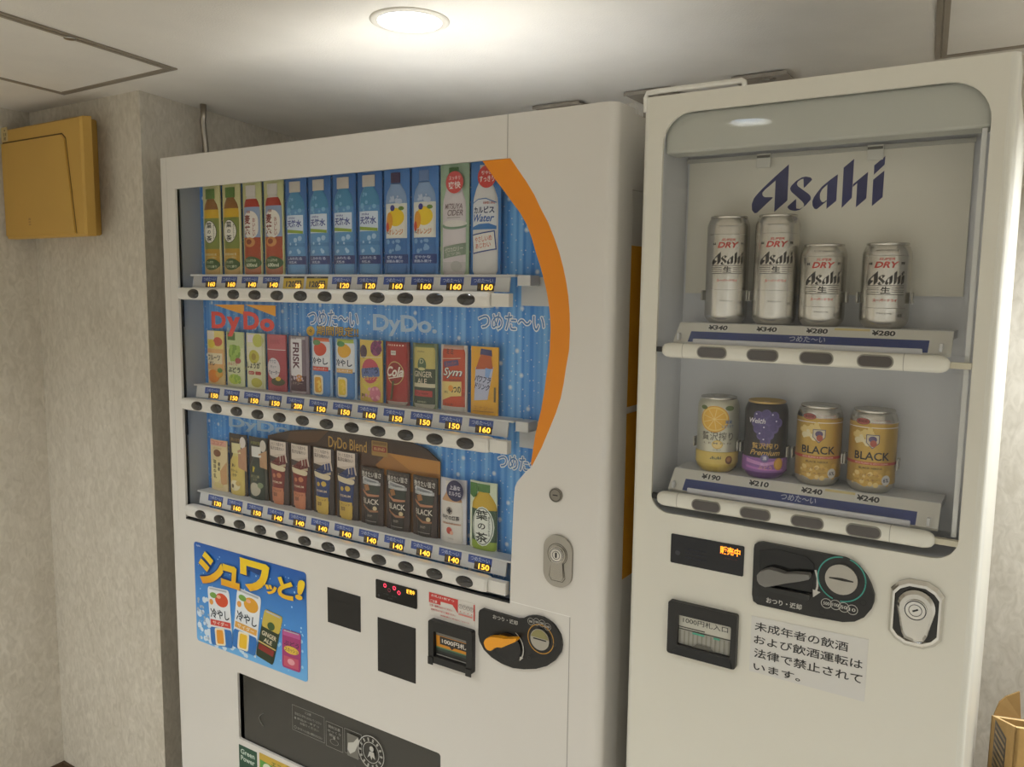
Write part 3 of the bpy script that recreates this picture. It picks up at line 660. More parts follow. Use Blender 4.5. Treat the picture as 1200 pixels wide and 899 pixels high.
# banknote slot
bs = plate('banknote_slot', rrect(-.957, -.852, .803, .889, .005, 4), [rrect(-.944, -.865, .817, .868, .002, 2)], YL - .012, YL - .0001, BLACK, VM)
mesh('slot_throat', [(-.944, YL - .003, .817), (-.865, YL - .003, .817), (-.865, YL - .006, .868), (-.944, YL - .006, .868), (-.944, YL - .0015, .817), (-.865, YL - .0015, .817), (-.865, YL - .0015, .868), (-.944, YL - .0015, .868)],
     [(0, 1, 2, 3), (7, 6, 5, 4), (0, 4, 5, 1), (1, 5, 6, 2), (2, 6, 7, 3), (3, 7, 4, 0)], mat('#2d2d2a', .4), bs)
a = Art(); tm = lambda u, v, h: (u, YL - .003 - .003 * (v - .817) / .051 - h, v)
a.a(RC(-.942, -.866, .860, .866), '#77746c').a(RC(-.942, -.866, .836, .8595), '#d28a1c').a(RC(-.933, -.866, .842, .8585), '#241f1a').a(T('1000円札', -.899, .8505, .058, .0105, bold=.02), '#ddd6ca').a(P([(-.91, .842), (-.898, .842), (-.904, .837)]), '#241f1a')
a.a(RC(-.942, -.866, .834, .836), '#5d8a62').a(RC(-.942, -.866, .8285, .834), '#33443a').a(RC(-.942, -.866, .8185, .8205), '#a9a7a0')
a.build('slot_print', tm, bs)
box('slot_foot', -.957, -.944, YL - .014, YL - .0121, .799, .815, BLACK, bs, .001); box('slot_foot', -.866, -.852, YL - .014, YL - .0121, .799, .815, BLACK, bs, .001)

# coin unit
CU = lambda pts, Y=YL: crop(pts, 560, 700, 9.99, Y)
cu_o = [(30, 165), (42, 137), (75, 122), (480, 240), (540, 240), (590, 215), (640, 206), (690, 205), (780, 225), (870, 280), (915, 325), (950, 380), (978, 430), (995, 500), (1000, 560), (985, 640), (920, 730), (830, 790), (700, 825), (560, 830), (430, 815), (300, 765), (180, 690), (90, 600), (40, 500), (25, 420)]
cu = plate('coin_unit', CU(cu_o), [], YL - .006, YL - .0001, BLACK, VM)
Yc = YL - .006
lc = CU([(330, 560)], Yc)[0]
vs, fs = plate_geo(circ(lc[0] + .006, lc[1] - .002, .0275, None, 30), [], Yc - .003, Yc - .0001); mesh('lever_dial', vs, fs, BLACKG, cu)
lev = [(125, 500), (135, 470), (160, 445), (200, 436), (250, 437), (300, 440), (370, 455), (440, 452), (490, 450), (505, 465), (490, 490), (440, 510), (380, 535), (330, 555), (290, 550), (250, 555), (230, 580), (200, 592), (165, 580), (140, 550)]
plate('return_lever', CU(lev, Yc), [], Yc - .016, Yc - .0032, mat('#efa01e', .35), cu)
kc = CU([(735, 490)], Yc)[0]
vs, fs = plate_geo(circ(kc[0], kc[1], .0195, None, 32), [], Yc - .0035, Yc - .0001)
sl = mesh('coin_slot', vs, fs, STEEL, cu)
a = Art(); a.a(RC(kc[0] - .0135, kc[0] + .0135, kc[1] - .0008, kc[1] + .0016), '#0b0a08').a(P([(kc[0] - .018, kc[1] + .003)] + [(kc[0] + .0185 * cos(t), kc[1] + .0185 * sin(t)) for t in (2.9, 2.5, 2.1, 1.7, 1.3, .9, .5, .2)] + [(kc[0] + .018, kc[1] + .003)]), mat('#8f8a62', .35, .8))
a.build('slit', flat(Yc - .0035), sl)
a = Art(); GOLD = mat('#b98a3a', .35, .6)
a.a(RING(kc[0], kc[1], .0275, .0258), GOLD)
for k, (s, q) in enumerate((('500', (620, 283)), ('100', (688, 288)), ('50', (755, 305)), ('10', (820, 345)))):
    x, z = CU([q], Yc)[0]; a.a(RING(x, z, .0066, .0060), '#b9b6ae').a(T(s, x, z, .0072, .004), '#c9c6be')
X_, Z_ = zip(*CU([(180, 225), (470, 300)], Yc)); zm = CU([(325, 262)], Yc)[0][1]
a.a(T('おつり・返却', (X_[0] + X_[1]) / 2, zm, X_[1] - X_[0], .0085, bold=.02), '#b4b1aa')
for k in range(7):
    t0, t1 = 1.1 - k * .22, .9 - k * .22
    a.a(LN(lc[0] + .006 + .033 * cos(t0), lc[1] + .033 * sin(t0), lc[0] + .006 + .033 * cos(t1 - .05), lc[1] + .033 * sin(t1 - .05), .0012 + k * .0002), '#b7b4ac')
ex = lc[0] + .006 + .033 * cos(-.5); ez = lc[1] + .033 * sin(-.5); a.a(P([(ex - .004, ez - .006), (ex + .004, ez + .002), (ex - .003, ez + .003)]), '#b7b4ac')
for q in ((905, 550), (605, 705)): x, z = CU([q], Yc)[0]; a.a(RING(x, z, .0032, .0022), '#3a3733')
a.build('coin_unit_print', flat(Yc), cu)

# key lock and handle lock
kx, kz = Q(652, 580, YL)
vs, fs = plate_geo(circ(kx, kz, .0125, None, 28), [], YL - .004, YL - .0001); kl = mesh('key_lock', vs, fs, mat('#8f8a82', .3, 1.0), VM)
a = Art(); a.a(RING(kx, kz, .0115, .0098), mat('#5b5751', .4, .8)).a(RC(kx - .005, kx + .005, kz - .001, kz + .001), '#1c1a18'); a.build('keyhole', flat(YL - .004), kl)
lx0, lx1, lz0, lz1 = -.703, -.646, 1.013, 1.106
hl = plate('handle_lock', rrect(lx0, lx1, lz0, lz1, .026, 8), [], YL - .005, YL - .0001, STEEL, VM)
hx, hz = (lx0 + lx1) / 2, lz1 - .034
plate('handle', [(hx + .017 * cos(t), hz + .017 * sin(t)) for t in [radians(-50 + 280 * k / 20) for k in range(21)]] + [(hx - .0135, lz0 + .02), (hx - .010, lz0 + .014), (hx + .010, lz0 + .014), (hx + .0135, lz0 + .02)], [], YL - .008, YL - .0051, mat('#a9a59d', .25, 1.0), hl)
vs, fs = plate_geo(circ(hx, hz, .0135, None, 24), [], YL - .0105, YL - .0081); mesh('lock_cylinder', vs, fs, CHROME, hl)
a = Art(); a.a(RING(hx, hz, .0125, .0112), '#57534d').a(RING(hx, hz, .0075, .0066), '#57534d').a(RC(hx - .0016, hx + .0016, hz - .0045, hz + .0045), '#100f0e')
ho = [(hx + .0195 * cos(t), hz + .0195 * sin(t)) for t in [radians(-52 + 284 * k / 24) for k in range(25)]]
a.build('keyhole', flat(YL - .0105), hl)
a = Art(); op = ho + [(hx - .016, lz0 + .018), (hx - .011, lz0 + .011), (hx + .011, lz0 + .011), (hx + .016, lz0 + .018)]
for k in range(len(op)): a.a(LN(*op[k], *op[(k + 1) % len(op)], .0011), mat('#5e5a52', .5, .5))
a.eps = 0; a.build('handle_outline', flat(YL - .005), hl)

# dispensing slot: dark flap with white pictograms, recess behind it
box('slot_recess', SX0 - .004, SX1 + .004, YL + .0215, YL + .06, SZ0 - .004, SZ1 + .004, mat('#1b1a17', .6), VM)
fl = plate('dispensing_flap', wpoly(SX0 + .012, SX1 - .001, SZ0 + .001, SZ1 - .001), [], YL + .0075, YL + .010, mat('#3a3832', .22), VM)
a = Art(); FL = lambda x, y: Q(270 + x / 4.615, 780 + y / 4.615, YL + .0075); WP = '#8d8a82'
def fbox(p0, p1):
    (x0, z1), (x1, z0) = FL(*p0), FL(*p1); t = .0009
    for l in ((x0, z0, x1, z0), (x0, z1, x1, z1), (x0, z0, x0, z1), (x1, z0, x1, z1)): a.a(LN(*l, t), WP)
    return x0, x1, z0, z1
x0, x1, z0, z1 = fbox((335, 210), (510, 420))
a.a(T('ご注意', (x0 + x1) / 2, z1 - .007, .02, .006), WP).a(T('取出口に手を入れないでください', (x0 + x1) / 2, z1 - .018, .085, .0065), WP).a(EL(x0 + .01, z1 - .029, .003), WP).a(T('商品は一本ずつ', (x0 + x1) / 2, z1 - .028, .07, .006), WP).a(T('お取りください', (x0 + x1) / 2 + .004, z1 - .037, .06, .006), WP).a(RING(x0 + .01, z0 + .009, .004, .003), WP).a(T('缶やボトルに強い衝撃を与えない', (x0 + x1) / 2 + .006, z0 + .009, .08, .006), WP)
x0, x1, z0, z1 = fbox((520, 298), (612, 470)); xm = (x0 + x1) / 2
a.a(T('開封注意', xm, z1 - .009, .036, .007), WP).a(T('ゆっくり', xm, z1 - .019, .04, .006), WP).a(T('開ける', xm, z1 - .028, .03, .006), WP).a(RING(xm, z0 + .016, .013, .0118, 24, .5), WP).a(EL(xm, z0 + .026, .0035), WP)
x0, x1, z0, z1 = fbox((622, 335), (714, 505)); xm = (x0 + x1) / 2; zm = (z0 + z1) / 2
a.a(RR(xm, zm - .006, .034, .052, 0, .002), '#6f6c64').a(P([(xm - .016, zm - .018), (xm - .008, zm - .026), (xm + .006, zm - .016), (xm + .02, zm + .012), (xm + .014, zm + .018), (xm + .002, zm + .004), (xm - .014, zm - .002)]), '#c4c1b8')
x, z = FL(766, 468); a.a(RING(x, z, .0375, .0355, 36), '#b9b6ae').a(RING(x, z, .0235, .022, 32), '#b9b6ae').a(EL(x + .002, z + .009, .006), '#b9b6ae').a(P([(x - .01, z - .014), (x - .004, z + .002), (x + .008, z + .003), (x + .012, z - .012), (x + .004, z - .008), (x + .002, z - .016), (x - .003, z - .007)]), '#b9b6ae')
for k in range(14): t = 2 * pi * k / 14; a.a(RR(x + .0295 * cos(t), z + .0295 * sin(t), .0045, .0075, t - pi / 2), '#a19e96')
a.build('flap_print', flat(YL + .0075), fl)
x, z = FL(170, 288)
tube('flap_notch', [(x + .006, YL + .0068, z + .016), (x - .004, YL + .0062, z + .008), (x - .008, YL + .006, z), (x - .004, YL + .0062, z - .008), (x + .006, YL + .0068, z - .016)], .0011, mat('#6e6b63', .3), fl, 6)
# stickers under the slot
g = plate('green_sticker', wpoly(-1.552, -1.487, .33, .4275), [], YL - .0006, YL - .0001, mat('#1e4a34', .4), VM)
a = Art(); a.a(T('Green', -1.520, .413, .05, .013, bold=.02), '#c9d6c8').a(T('Power', -1.520, .396, .05, .013, bold=.02), '#c9d6c8').a(P([(-1.53, .34), (-1.512, .375), (-1.508, .382), (-1.522, .365)]), '#c9d6c8')
a.build('sticker_print', flat(YL - .0006), g)
g = plate('eco_sticker', wpoly(-1.478, -1.33, .33, .431), [], YL - .0006, YL - .0001, mat('#c9a53a', .4), VM)
a = Art(); a.a(P([(-1.476, .332), (-1.332, .332), (-1.332, .38), (-1.42, .41), (-1.476, .415)]), '#5a9a3e').a(EL(-1.45, .398, .016, .013), '#d8dcc4').a(T('エコ自販機', -1.39, .418, .09, .012, bold=.02), '#3f6a2c')
a.build('sticker_print', flat(YL - .0006), g)
# yellow decals on the right side panel
XS = X1 - .003
sd = mat('#d9971c', .45)
for z0, z1, y0, y1 in ((1.33, 1.607, YL + .078, YL + .42), (1.02, 1.318, YL + .078, YL + .42)):
    mesh('side_decal', [(XS + .0002, y0, z0), (XS + .0002, y1, z0), (XS + .0002, y1, z1), (XS + .0002, y0, z1), (XS + .001, y0, z0), (XS + .001, y1, z0), (XS + .001, y1, z1), (XS + .001, y0, z1)],
         [(3, 2, 1, 0), (4, 5, 6, 7), (0, 1, 5, 4), (1, 2, 6, 5), (2, 3, 7, 6), (3, 0, 4, 7)], sd, VM)

# ------------------------------------------------------------------ display samples in the soft drink machine
BOTTLE = [(0, .88), (.02, 1), (.28, 1), (.30, .97), (.33, 1), (.70, 1), (.77, .95), (.82, .82), (.86, .60), (.875, .52), (.89, .52)]
SODA = [(0, .86), (.03, .98), (.06, 1), (.62, 1), (.70, .95), (.79, .72), (.86, .45), (.88, .42), (.90, .42)]
CANP = [(0, .84), (.03, .95), (.055, 1), (.90, 1), (.94, .95), (.965, .90), (1, .90)]
CUPP = [(0, .66), (.03, .70), (.70, .93), (.90, 1.0), (.93, 1.06), (1, 1.06)]
SMALLB = [(0, .88), (.03, 1), (.55, 1), (.68, .9), (.78, .55), (.82, .5), (.86, .5)]
def lerp_prof(pr, v):
    if v <= pr[0][0]: return pr[0][1]
    for (a, ra), (b, rb) in zip(pr, pr[1:]):
        if v <= b: return ra + (rb - ra) * (v - a) / (b - a) if b > a else rb
    return 0.0
KD = 0.17
def sample(row, i, name, label, cat, h, card, pr=None, r=.024, bh=None, bands=(), cap=None, art=None, dx=0.0, w=.0625, group=None, rough=.3, badge=None):
    """a display sample: printed card with a half-round bottle or can standing out of it"""
    bh = bh or h * .97
    t = thing(name, label, cat, (-1.6645 + i * (1.6645 - .8725) / 11, YL + .052, LEDGE[row]), group=group)
    n = 8; vs, fs = [], []
    for j in range(n + 1):
        u = -w / 2 + w * j / n; d = .0035 * (1 - (2 * u / w) ** 2)
        vs += [(u, -d, .0003), (u, -d, h), (u, .0028 - d, h), (u, .0028 - d, .0003)]
    for j in range(n):
        a_, b_ = 4 * j, 4 * j + 4; fs += [(a_, b_, b_ + 1, a_ + 1), (a_ + 1, b_ + 1, b_ + 2, a_ + 2), (a_ + 2, b_ + 2, b_ + 3, a_ + 3), (a_ + 3, b_ + 3, b_, a_)]
    fs += [(0, 1, 2, 3), (4 * n + 3, 4 * n + 2, 4 * n + 1, 4 * n)]
    mesh('card', vs, fs, mat(card, .35), t, wparent=False)
    def depth(u, v):
        d = .0035 * (1 - min(1, (2 * u / w) ** 2))
        if pr is None: return d
        q = v / bh; top = cap[1] if cap else pr[-1][0]
        rr = (r * cap[2] if cap and q > pr[-1][0] and q <= cap[1] else (lerp_prof(pr, q) * r if q <= pr[-1][0] else 0)); uu = u - dx
        return d + (KD * sqrt(max(rr * rr - uu * uu, 0)) if abs(uu) < rr else 0)
    if pr is not None:
        zs = sorted(set([p[0] for p in pr] + [b for x in bands for b in x[:2] if pr[0][0] <= b <= pr[-1][0]])); na = 12
        vs, fs, fm, ms = [], [], [], []
        for q in zs:
            rr = lerp_prof(pr, q) * r
            for k in range(na + 1):
                th = -pi / 2 + pi * k / na; u = dx + rr * sin(th); vs.append((u, -.0035 * (1 - min(1, (2 * u / w) ** 2)) - KD * rr * cos(th) + .0002, max(q * bh, .0006)))
        for j in range(len(zs) - 1):
            mid = (zs[j] + zs[j + 1]) / 2; c = '#cccccc'
            for b0, b1, bc in bands:
                if b0 <= mid <= b1: c = bc
            m_ = mat(c, rough)
            if m_ not in ms: ms.append(m_)
            for k in range(na): fs.append((j * (na + 1) + k, j * (na + 1) + k + 1, (j + 1) * (na + 1) + k + 1, (j + 1) * (na + 1) + k)); fm.append(ms.index(m_))
        fs.append(tuple((len(zs) - 1) * (na + 1) + k for k in range(na + 1))); fm.append(fm[-1])
        mesh('bottle' if cap else ('cup' if pr is CUPP else 'can'), vs, fs, ms, t, fm, smooth=True, wparent=False)
        if cap:
            q0, q1, cr, cc = cap; rr = r * cr; vs, fs = [], []
            for q in (q0, q1):
                for k in range(na + 1):
                    th = -pi / 2 + pi * k / na; u = dx + rr * sin(th); vs.append((u, -.0035 - KD * rr * cos(th), q * bh))
            fs = [(k, k + 1, na + 2 + k, na + 1 + k) for k in range(na)] + [tuple(range(na + 1, 2 * na + 2)), tuple(reversed(range(na + 1)))]
            mesh('cap', vs, fs, mat(cc, .35), t, wparent=False)
    if art:
        a = Art(.00012); art(a)
        a.build('label_print', lambda u, v, hh: (u, -depth(u, v) - hh, v), t, step=.004, stepv=.006, base=.0004, wparent=False)
    if badge:
        a = Art(.00012); badge(a); dd = .0042 + (KD * r if pr else 0); a.build('round_badge', lambda u, v, hh: (u, -dd - hh, v), t, wparent=False)
    return t

# --- top row
def art_tea(a):
    a.a(EL(0, .100, .0225, .027, 14), '#1f2a1c').a(EL(0, .100, .021, .0255, 18), '#e9e6da').a(VT('葉の茶', -.001, .123, .077, .02, .02), '#1e2420')
    a.a(VT('香りがひろがる', .0145, .117, .084, .004), '#4a4a3a').a(T('国産茶葉100%使用', 0, .047, .04, .006), '#d8d2a8').a(T('すっきりとした味わい', 0, .040, .04, .005), '#cfc898')
    a.a(EL(.004, .024, .024, .0135, 20), '#3d5a2c').a(T('すっきり', -.001, .029, .024, .006), '#d5ddb8').a(T('コクと香り', .004, .019, .034, .006), '#d5ddb8')
tea_b = [(0, 1, '#c0962a'), (0, .1, '#c9a86a'), (.22, .30, '#b98f22'), (.30, .66, '#7d8a3a'), (.66, .76, '#d0a820'), (.76, .9, '#8a5a22')]
for i, l in enumerate(('leftmost green tea bottle sample, top row of the soft drink machine', 'second green tea bottle sample from the left, top row')):
    sample(0, i, 'tea_bottle_sample', l, 'bottle', .207, '#cfc992', BOTTLE, .0268, .2, tea_b, (.885, 1, .62, '#5a7d34'), art_tea, group='top row drink samples')
def art_mugi(a):
    a.a(RR(.002, .112, .044, .062, 0, .02), '#e4dfd6').a(T('国産', -.003, .141, .012, .006), '#8a2c20').a(VT('麦茶', -.008, .136, .088, .022, .03), '#7c1f14').a(VT('おいしい', .0135, .128, .086, .007, .02), '#9a3a24')
    a.a(EL(-.001, .073, .017, .011), '#c98a4a').a(EL(-.003, .074, .009, .006), '#8a3c20').a(EL(.003, .0265, .027, .0145, 20), '#3d5a2c').a(T('たっぷりの', .001, .032, .032, .006), '#d5ddb8').a(T('600ml', .003, .0215, .034, .008, bold=.02), '#e0e6c8')
mugi_b = [(0, 1, '#a8441f'), (0, .12, '#b86a44'), (.42, .76, '#8fa2c4'), (.76, .85, '#a82c1c'), (.85, .9, '#cfc8c0')]
for i, l in ((2, 'barley tea bottle sample beside the green tea, top row'), (3, 'barley tea bottle sample beside the blue water bottles, top row')):
    sample(0, i, 'barley_tea_bottle_sample', l, 'bottle', .207, '#c6c68e', BOTTLE, .0275, .2, mugi_b, (.885, 1, .6, '#d6d0c8'), art_mugi, group='top row drink samples')
def art_water(a):
    a.a(RC(-.025, .025, .088, .128), '#d3dfee').a(T('天然水', 0, .110, .044, .016, bold=.03), '#3a4a94').a(T('miu', -.006, .1225, .02, .005), '#4a5aa0').a(P([(-.0245, .098), (.0245, .094), (.0245, .088), (-.0245, .091)]), '#8fa83a')
    a.a(BLOBS(10, -.02, .02, .045, .085, .002, .006, 4), '#a8cbe6').a(BLOBS(8, -.018, .018, .13, .165, .002, .006, 8), '#7fb4d6').a(RC(-.0305, .0305, .022, .04), '#2c3c78').a(T('しみわたる', 0, .0345, .044, .006), '#c8d4ec').a(T('天然水', -.004, .0265, .026, .006), '#c8d4ec')
water_b = [(0, 1, '#5c95c8'), (.15, .2, '#7db0da'), (.3, .34, '#4a84ba'), (.70, .9, '#4a8fb8')]
wl_ = ('blue spring water bottle sample beside the barley tea, top row', 'second blue spring water bottle sample, above the right yellow 120 yen tag',
       'third blue spring water bottle sample, right of the yellow price tags', 'fourth blue spring water bottle sample, beside the orange water')
for i, l in zip(range(4, 8), wl_):
    sample(0, i, 'water_bottle_sample', l, 'bottle', .207, '#3a6fb0', BOTTLE, .0275, .2, water_b, (.885, 1, .62, '#cfc6ba'), art_water, group='top row drink samples', w=.066)
def art_orange(a):
    a.a(RR(0, .102, .048, .056, 0, .008), '#e6e4da').a(EL(.004, .113, .019, .018, 22), '#e8c624').a(EL(-.013, .106, .0095, .017, 18), '#e09a2a').a(EL(-.019, .094, .005, .01), '#cc4a2a').a(EL(-.004, .131, .006, .006), '#3a3a8a').a(EL(.017, .13, .006, .004), '#6a8a3a')
    a.a(T('オレンジ', .003, .084, .036, .011, bold=.02), '#d07a2a').a(T('miu', -.018, .083, .007, .005), '#2a3a6a').a(RC(-.0305, .0305, .022, .04), '#2c4684').a(T('爽やかな', 0, .0345, .04, .006), '#c8d4ec').a(T('朝摘み果汁', 0, .0265, .044, .006), '#c8d4ec').a(BLOBS(10, -.02, .02, .046, .07, .002, .006, 6), '#7fa8d2').a(BLOBS(9, -.016, .016, .138, .16, .002, .006, 16), '#b8c6dc')
ow_b = [(0, 1, '#3f74b4'), (.36, .7, '#dcdcd4'), (.7, .9, '#8aa6cc')]
for i, l, cc in ((8, 'orange flavoured water bottle sample with a dark cap, left of its twin', '#4a3a5a'), (9, 'orange flavoured water bottle sample beside the pale cider bottle', '#6a86b4')):
    sample(0, i, 'orange_water_bottle_sample', l, 'bottle', .207, '#4a80c2', BOTTLE, .0275, .2, ow_b, (.9, 1, .45, cc), art_orange, group='top row drink samples', w=.066)
def badge_cider(a): a.a(EL(.006, .172, .0205, .0205, 24), '#cf4a48').a(T('スッキリ', .006, .18, .026, .008), '#f0dcd8').a(T('爽快', .006, .167, .029, .0135, bold=.02), '#f4e8e4')
def art_cider(a):
    a.a(T('MITSUYA', .002, .128, .040, .010, shear=.2, bold=.01), '#7d6a70').a(T('CIDER', .006, .116, .034, .011, shear=.25, bold=.01), '#7d6a70').a(LN(-.012, .107, .018, .107, .001), '#8a8a84')
    a.a(EL(.002, .092, .028, .007, 20), '#7f9c86').a(EL(.004, .096, .026, .0065, 20), '#ddd9d4').a(P([(-.022, .052), (.028, .060), (.028, .038), (-.022, .030)]), '#8a9a88').a(T('ゼロカロリー', .003, .048, .042, .009, rot=.12), '#d9d6ce').a(T('三ツ矢', .003, .039, .034, .006, rot=.12), '#c9c6be').a(EL(.01, .016, .012, .01), '#b9b8b4')
sample(0, 10, 'cider_bottle_sample', 'white cider bottle sample with a red round badge, top row', 'bottle', .207, '#9fb89c', SODA, .0275, .2, [(0, 1, '#d6cfd2'), (.02, .12, '#c8c4c4')], (.9, 1, .42, '#4a7a44'), art_cider, badge=badge_cider, group='top row drink samples', w=.067)
def badge_calpis(a): a.a(EL(.008, .178, .0205, .0205, 24), '#cf3a34').a(T('軽やか', .008, .185, .024, .007), '#f0dcd8').a(T('すっきり', .008, .174, .033, .011, bold=.02), '#f4e8e4')
def art_calpis(a):
    a.a(P([(-.0265, .131), (-.012, .138), (.006, .139), (.0265, .131), (.0265, .082), (-.0265, .082)]), '#d9dde2').a(P([(-.0265, .083), (.0265, .083), (.0265, .089), (.012, .094), (-.01, .093), (-.0265, .088)]), '#3a78ba').a(T('カルピス', 0, .1185, .046, .0125, bold=.03), '#23305e').a(T('Water', 0, .104, .046, .014, shear=.35, bold=.02), '#3a63a8').a(T('乳酸菌と酵母', .012, .131, .024, .005), '#c26a60')
    for sg in (LN(-.0265, .131, -.012, .138, .0016), LN(-.012, .138, .006, .139, .0016), LN(.006, .139, .0265, .131, .0016)): a.a(sg, '#4a7ab4')
    a.a(P([(-.0275, .074), (.024, .081), (.0275, .046), (-.024, .038)]), '#2c4a8c').a(P([(-.0255, .072), (.0225, .0785), (.0255, .048), (-.0225, .0405)]), '#e4e2dc').a(T('やさしいめ', 0, .066, .038, .0105, rot=.12), '#c8604a').a(T('あじわい', 0, .054, .034, .0095, rot=.12), '#c8604a')
sample(0, 11, 'milk_soda_bottle_sample', 'white and blue lactic water bottle sample at the right end of the top row', 'bottle', .207, '#3f7cc0', SODA, .0285, .2, [(0, 1, '#dad9d8')], (.9, 1, .40, '#d8d4cc'), art_calpis, badge=badge_calpis, group='top row drink samples', w=.067)

# --- middle row
g2 = 'middle row drink samples'
def art_j1(a):
    a.a(RC(-.03, .03, .06, .13), '#e2cf7a').a(RR(-.014, .119, .028, .02), '#e9e2d2').a(EL(.012, .104, .015, .011), '#c8583a').a(EL(-.012, .098, .014, .01), '#e0c63a').a(RC(-.03, .03, .036, .086), '#dca86a').a(RC(-.03, .026, .05, .076), '#e4d6b4').a(T('フルーツ', -.003, .065, .046, .014, bold=.03), '#3a3630').a(T('オレ', -.01, .051, .024, .011, bold=.03), '#3a3630').a(EL(-.006, .02, .022, .016), '#e0862a').a(EL(.015, .026, .012, .009), '#d8a03a').a(EL(.018, .035, .008, .006), '#5a8a3a')
def art_j2(a):
    a.a(RC(-.03, .03, .092, .13), '#c3d09a').a(RR(-.01, .119, .03, .018), '#5c7a3e').a(EL(0, .08, .021, .02), '#7da23c').a(BLOBS(18, -.016, .016, .064, .096, .004, .0065, 21), '#a4c45a').a(EL(.013, .062, .0095, .007), '#a84a4a').a(T('まるごと', -.006, .054, .034, .007), '#c04a4a').a(T('ぶどう', -.002, .040, .044, .0135, bold=.03), '#33402c').a(EL(0, .018, .022, .012), '#b8cc4a').a(BLOBS(12, -.018, .018, .008, .026, .003, .005, 22), '#8fb23a')
def art_j3(a):
    a.a(RR(-.014, .117, .024, .018), '#e8e2ea').a(EL(.012, .113, .017, .015), '#c9cc5a').a(RC(-.03, .03, .078, .098), '#e0dfc4').a(EL(-.002, .075, .018, .016), '#c0b83e').a(EL(-.002, .075, .008, .008), '#a08a2a').a(T('しょうが', -.004, .055, .048, .015, bold=.03), '#2f332a').a(RR(-.012, .037, .022, .008, 0, .003), '#b8443a').a(RR(.012, .037, .018, .008, 0, .003), '#b8443a').a(T('はちみつ', -.012, .037, .016, .005), '#e9dcd0').a(EL(.006, .015, .018, .011), '#bcb64a').a(LN(.026, 0, .026, .13, .002), '#cfcfa8')
def art_j4(a):
    a.a(RC(-.03, .03, .095, .128), '#c2606a').a(LN(-.03, .095, .03, .095, .0016), '#e6d6d6').a(EL(-.008, .052, .022, .024, 22), '#d9d2d6').a(T('ザクロ', -.011, .068, .024, .009), '#4a5a74').a(T('キュー', -.008, .056, .02, .007), '#4a5a74').a(T('ウォーター', -.006, .043, .038, .010, bold=.02), '#3a4a6a').a(EL(.006, .022, .022, .009), '#4a4a2c').a(EL(.008, .029, .008, .005), '#d8b03a').a(T('100%', 0, .113, .03, .009), '#b04a56')
def art_j5(a):
    a.a(RR(-.002, .082, .036, .084, 0, .004), '#e2dee2').a(T('FRISK', -.001, .085, .06, .02, bold=.03, rot=-pi / 2), '#57203a').a(T('SPARKLING', -.008, .124, .018, .004), '#6a4a5a').a(EL(.008, .036, .009, .008), '#c8863a').a(BLOBS(8, -.018, .018, .03, .044, .002, .004, 31), '#cbb8c4').a(T('エナジー', .002, .024, .03, .006), '#c2b0a8')
def art_ade(fr, band, txt, leaf, inner):
    def f(a):
        a.a(EL(.001, .104, .019, .015), fr).a(EL(-.008, .118, .013, .006), leaf).a(RC(-.0255, .0255, .068, .088), '#e4e6ea').a(T('冷やし', -.001, .078, .048, .016, bold=.03), '#2a3550').a(RC(-.0235, .0235, .0565, .0655), band).a(T('みかんサイダー' if txt else 'レモンサイダー', 0, .061, .04, .006), '#f2e4d6').a(RR(-.004, .026, .03, .042, .0, .006), '#e4dcc0').a(RR(-.004, .026, .022, .034, .05, .006), inner).a(BLOBS(8, -.006, .004, .015, .038, .002, .004, 41), '#f0cf5a')
    return f
def art_j8(a):
    a.a(EL(-.019, .105, .011, .014), '#4a3048').a(EL(.016, .113, .014, .016), '#8a3a70').a(BLOBS(12, .006, .028, .10, .126, .003, .0045, 51), '#6a2a5a').a(LN(-.03, .093, .03, .095, .0012), '#e8d8c0').a(EL(0, .065, .024, .026), '#c04a5c').a(RR(0, .062, .05, .02, .12, .004), '#5c6ea4').a(T('ぶどう', .002, .066, .04, .014, bold=.04, rot=.1), '#27355c').a(T('スカッシュ', .002, .051, .042, .009, bold=.02, rot=.1), '#e8cc5a').a(P([(-.026, .04), (0, .031), (.028, .046), (.012, .027), (-.008, .025)]), '#d9cc4a').a(T('果汁', -.018, .013, .014, .008), '#3a2420').a(EL(.014, .018, .014, .016), '#d0788c').a(BLOBS(10, -.02, .024, .008, .03, .002, .004, 52), '#e8a8b4')
def art_cola(a):
    for k in range(7): a.a(EL(-.02 + k * .0066, .1225, .0017), '#e6d6c6')
    a.a(RR(-.003, .107, .0135, .009, 0, .001), '#dcd6cc').a(T('DyDo', -.003, .107, .010, .004), '#6a2a24').a(EL(.001, .066, .0215, .024, 26), '#c9b070').a(EL(.001, .066, .0195, .022, 26), '#8c201c').a(T('Cola', 0, .069, .044, .021, shear=.3, bold=.03), '#e6dcd2').a(LN(-.017, .054, .016, .060, .0022), '#e6dcd2').a(P([(-.006, .05), (.0, .05), (-.006, .012), (-.012, .01)]), '#4a4a20')
def art_ginger(a):
    a.a(EL(-.002, .087, .011, .014), '#4a6242').a(T('D', -.002, .094, .010, .009), '#cfc8a0').a(T('DyDo', -.004, .113, .018, .004), '#5a5230').a(EL(-.002, .079, .009, .003), '#cfc890').a(T('GINGER', 0, .0685, .044, .0115), '#d9cfb4').a(T('ALE', -.001, .0545, .024, .011), '#d9cfb4').a(RC(-.0225, .0225, .024, .036), '#b03c38').a(T('Dry taste', -.002, .030, .032, .006, shear=.3), '#3a1a18').a(T('炭酸飲料', -.002, .013, .024, .004), '#a8ac90')
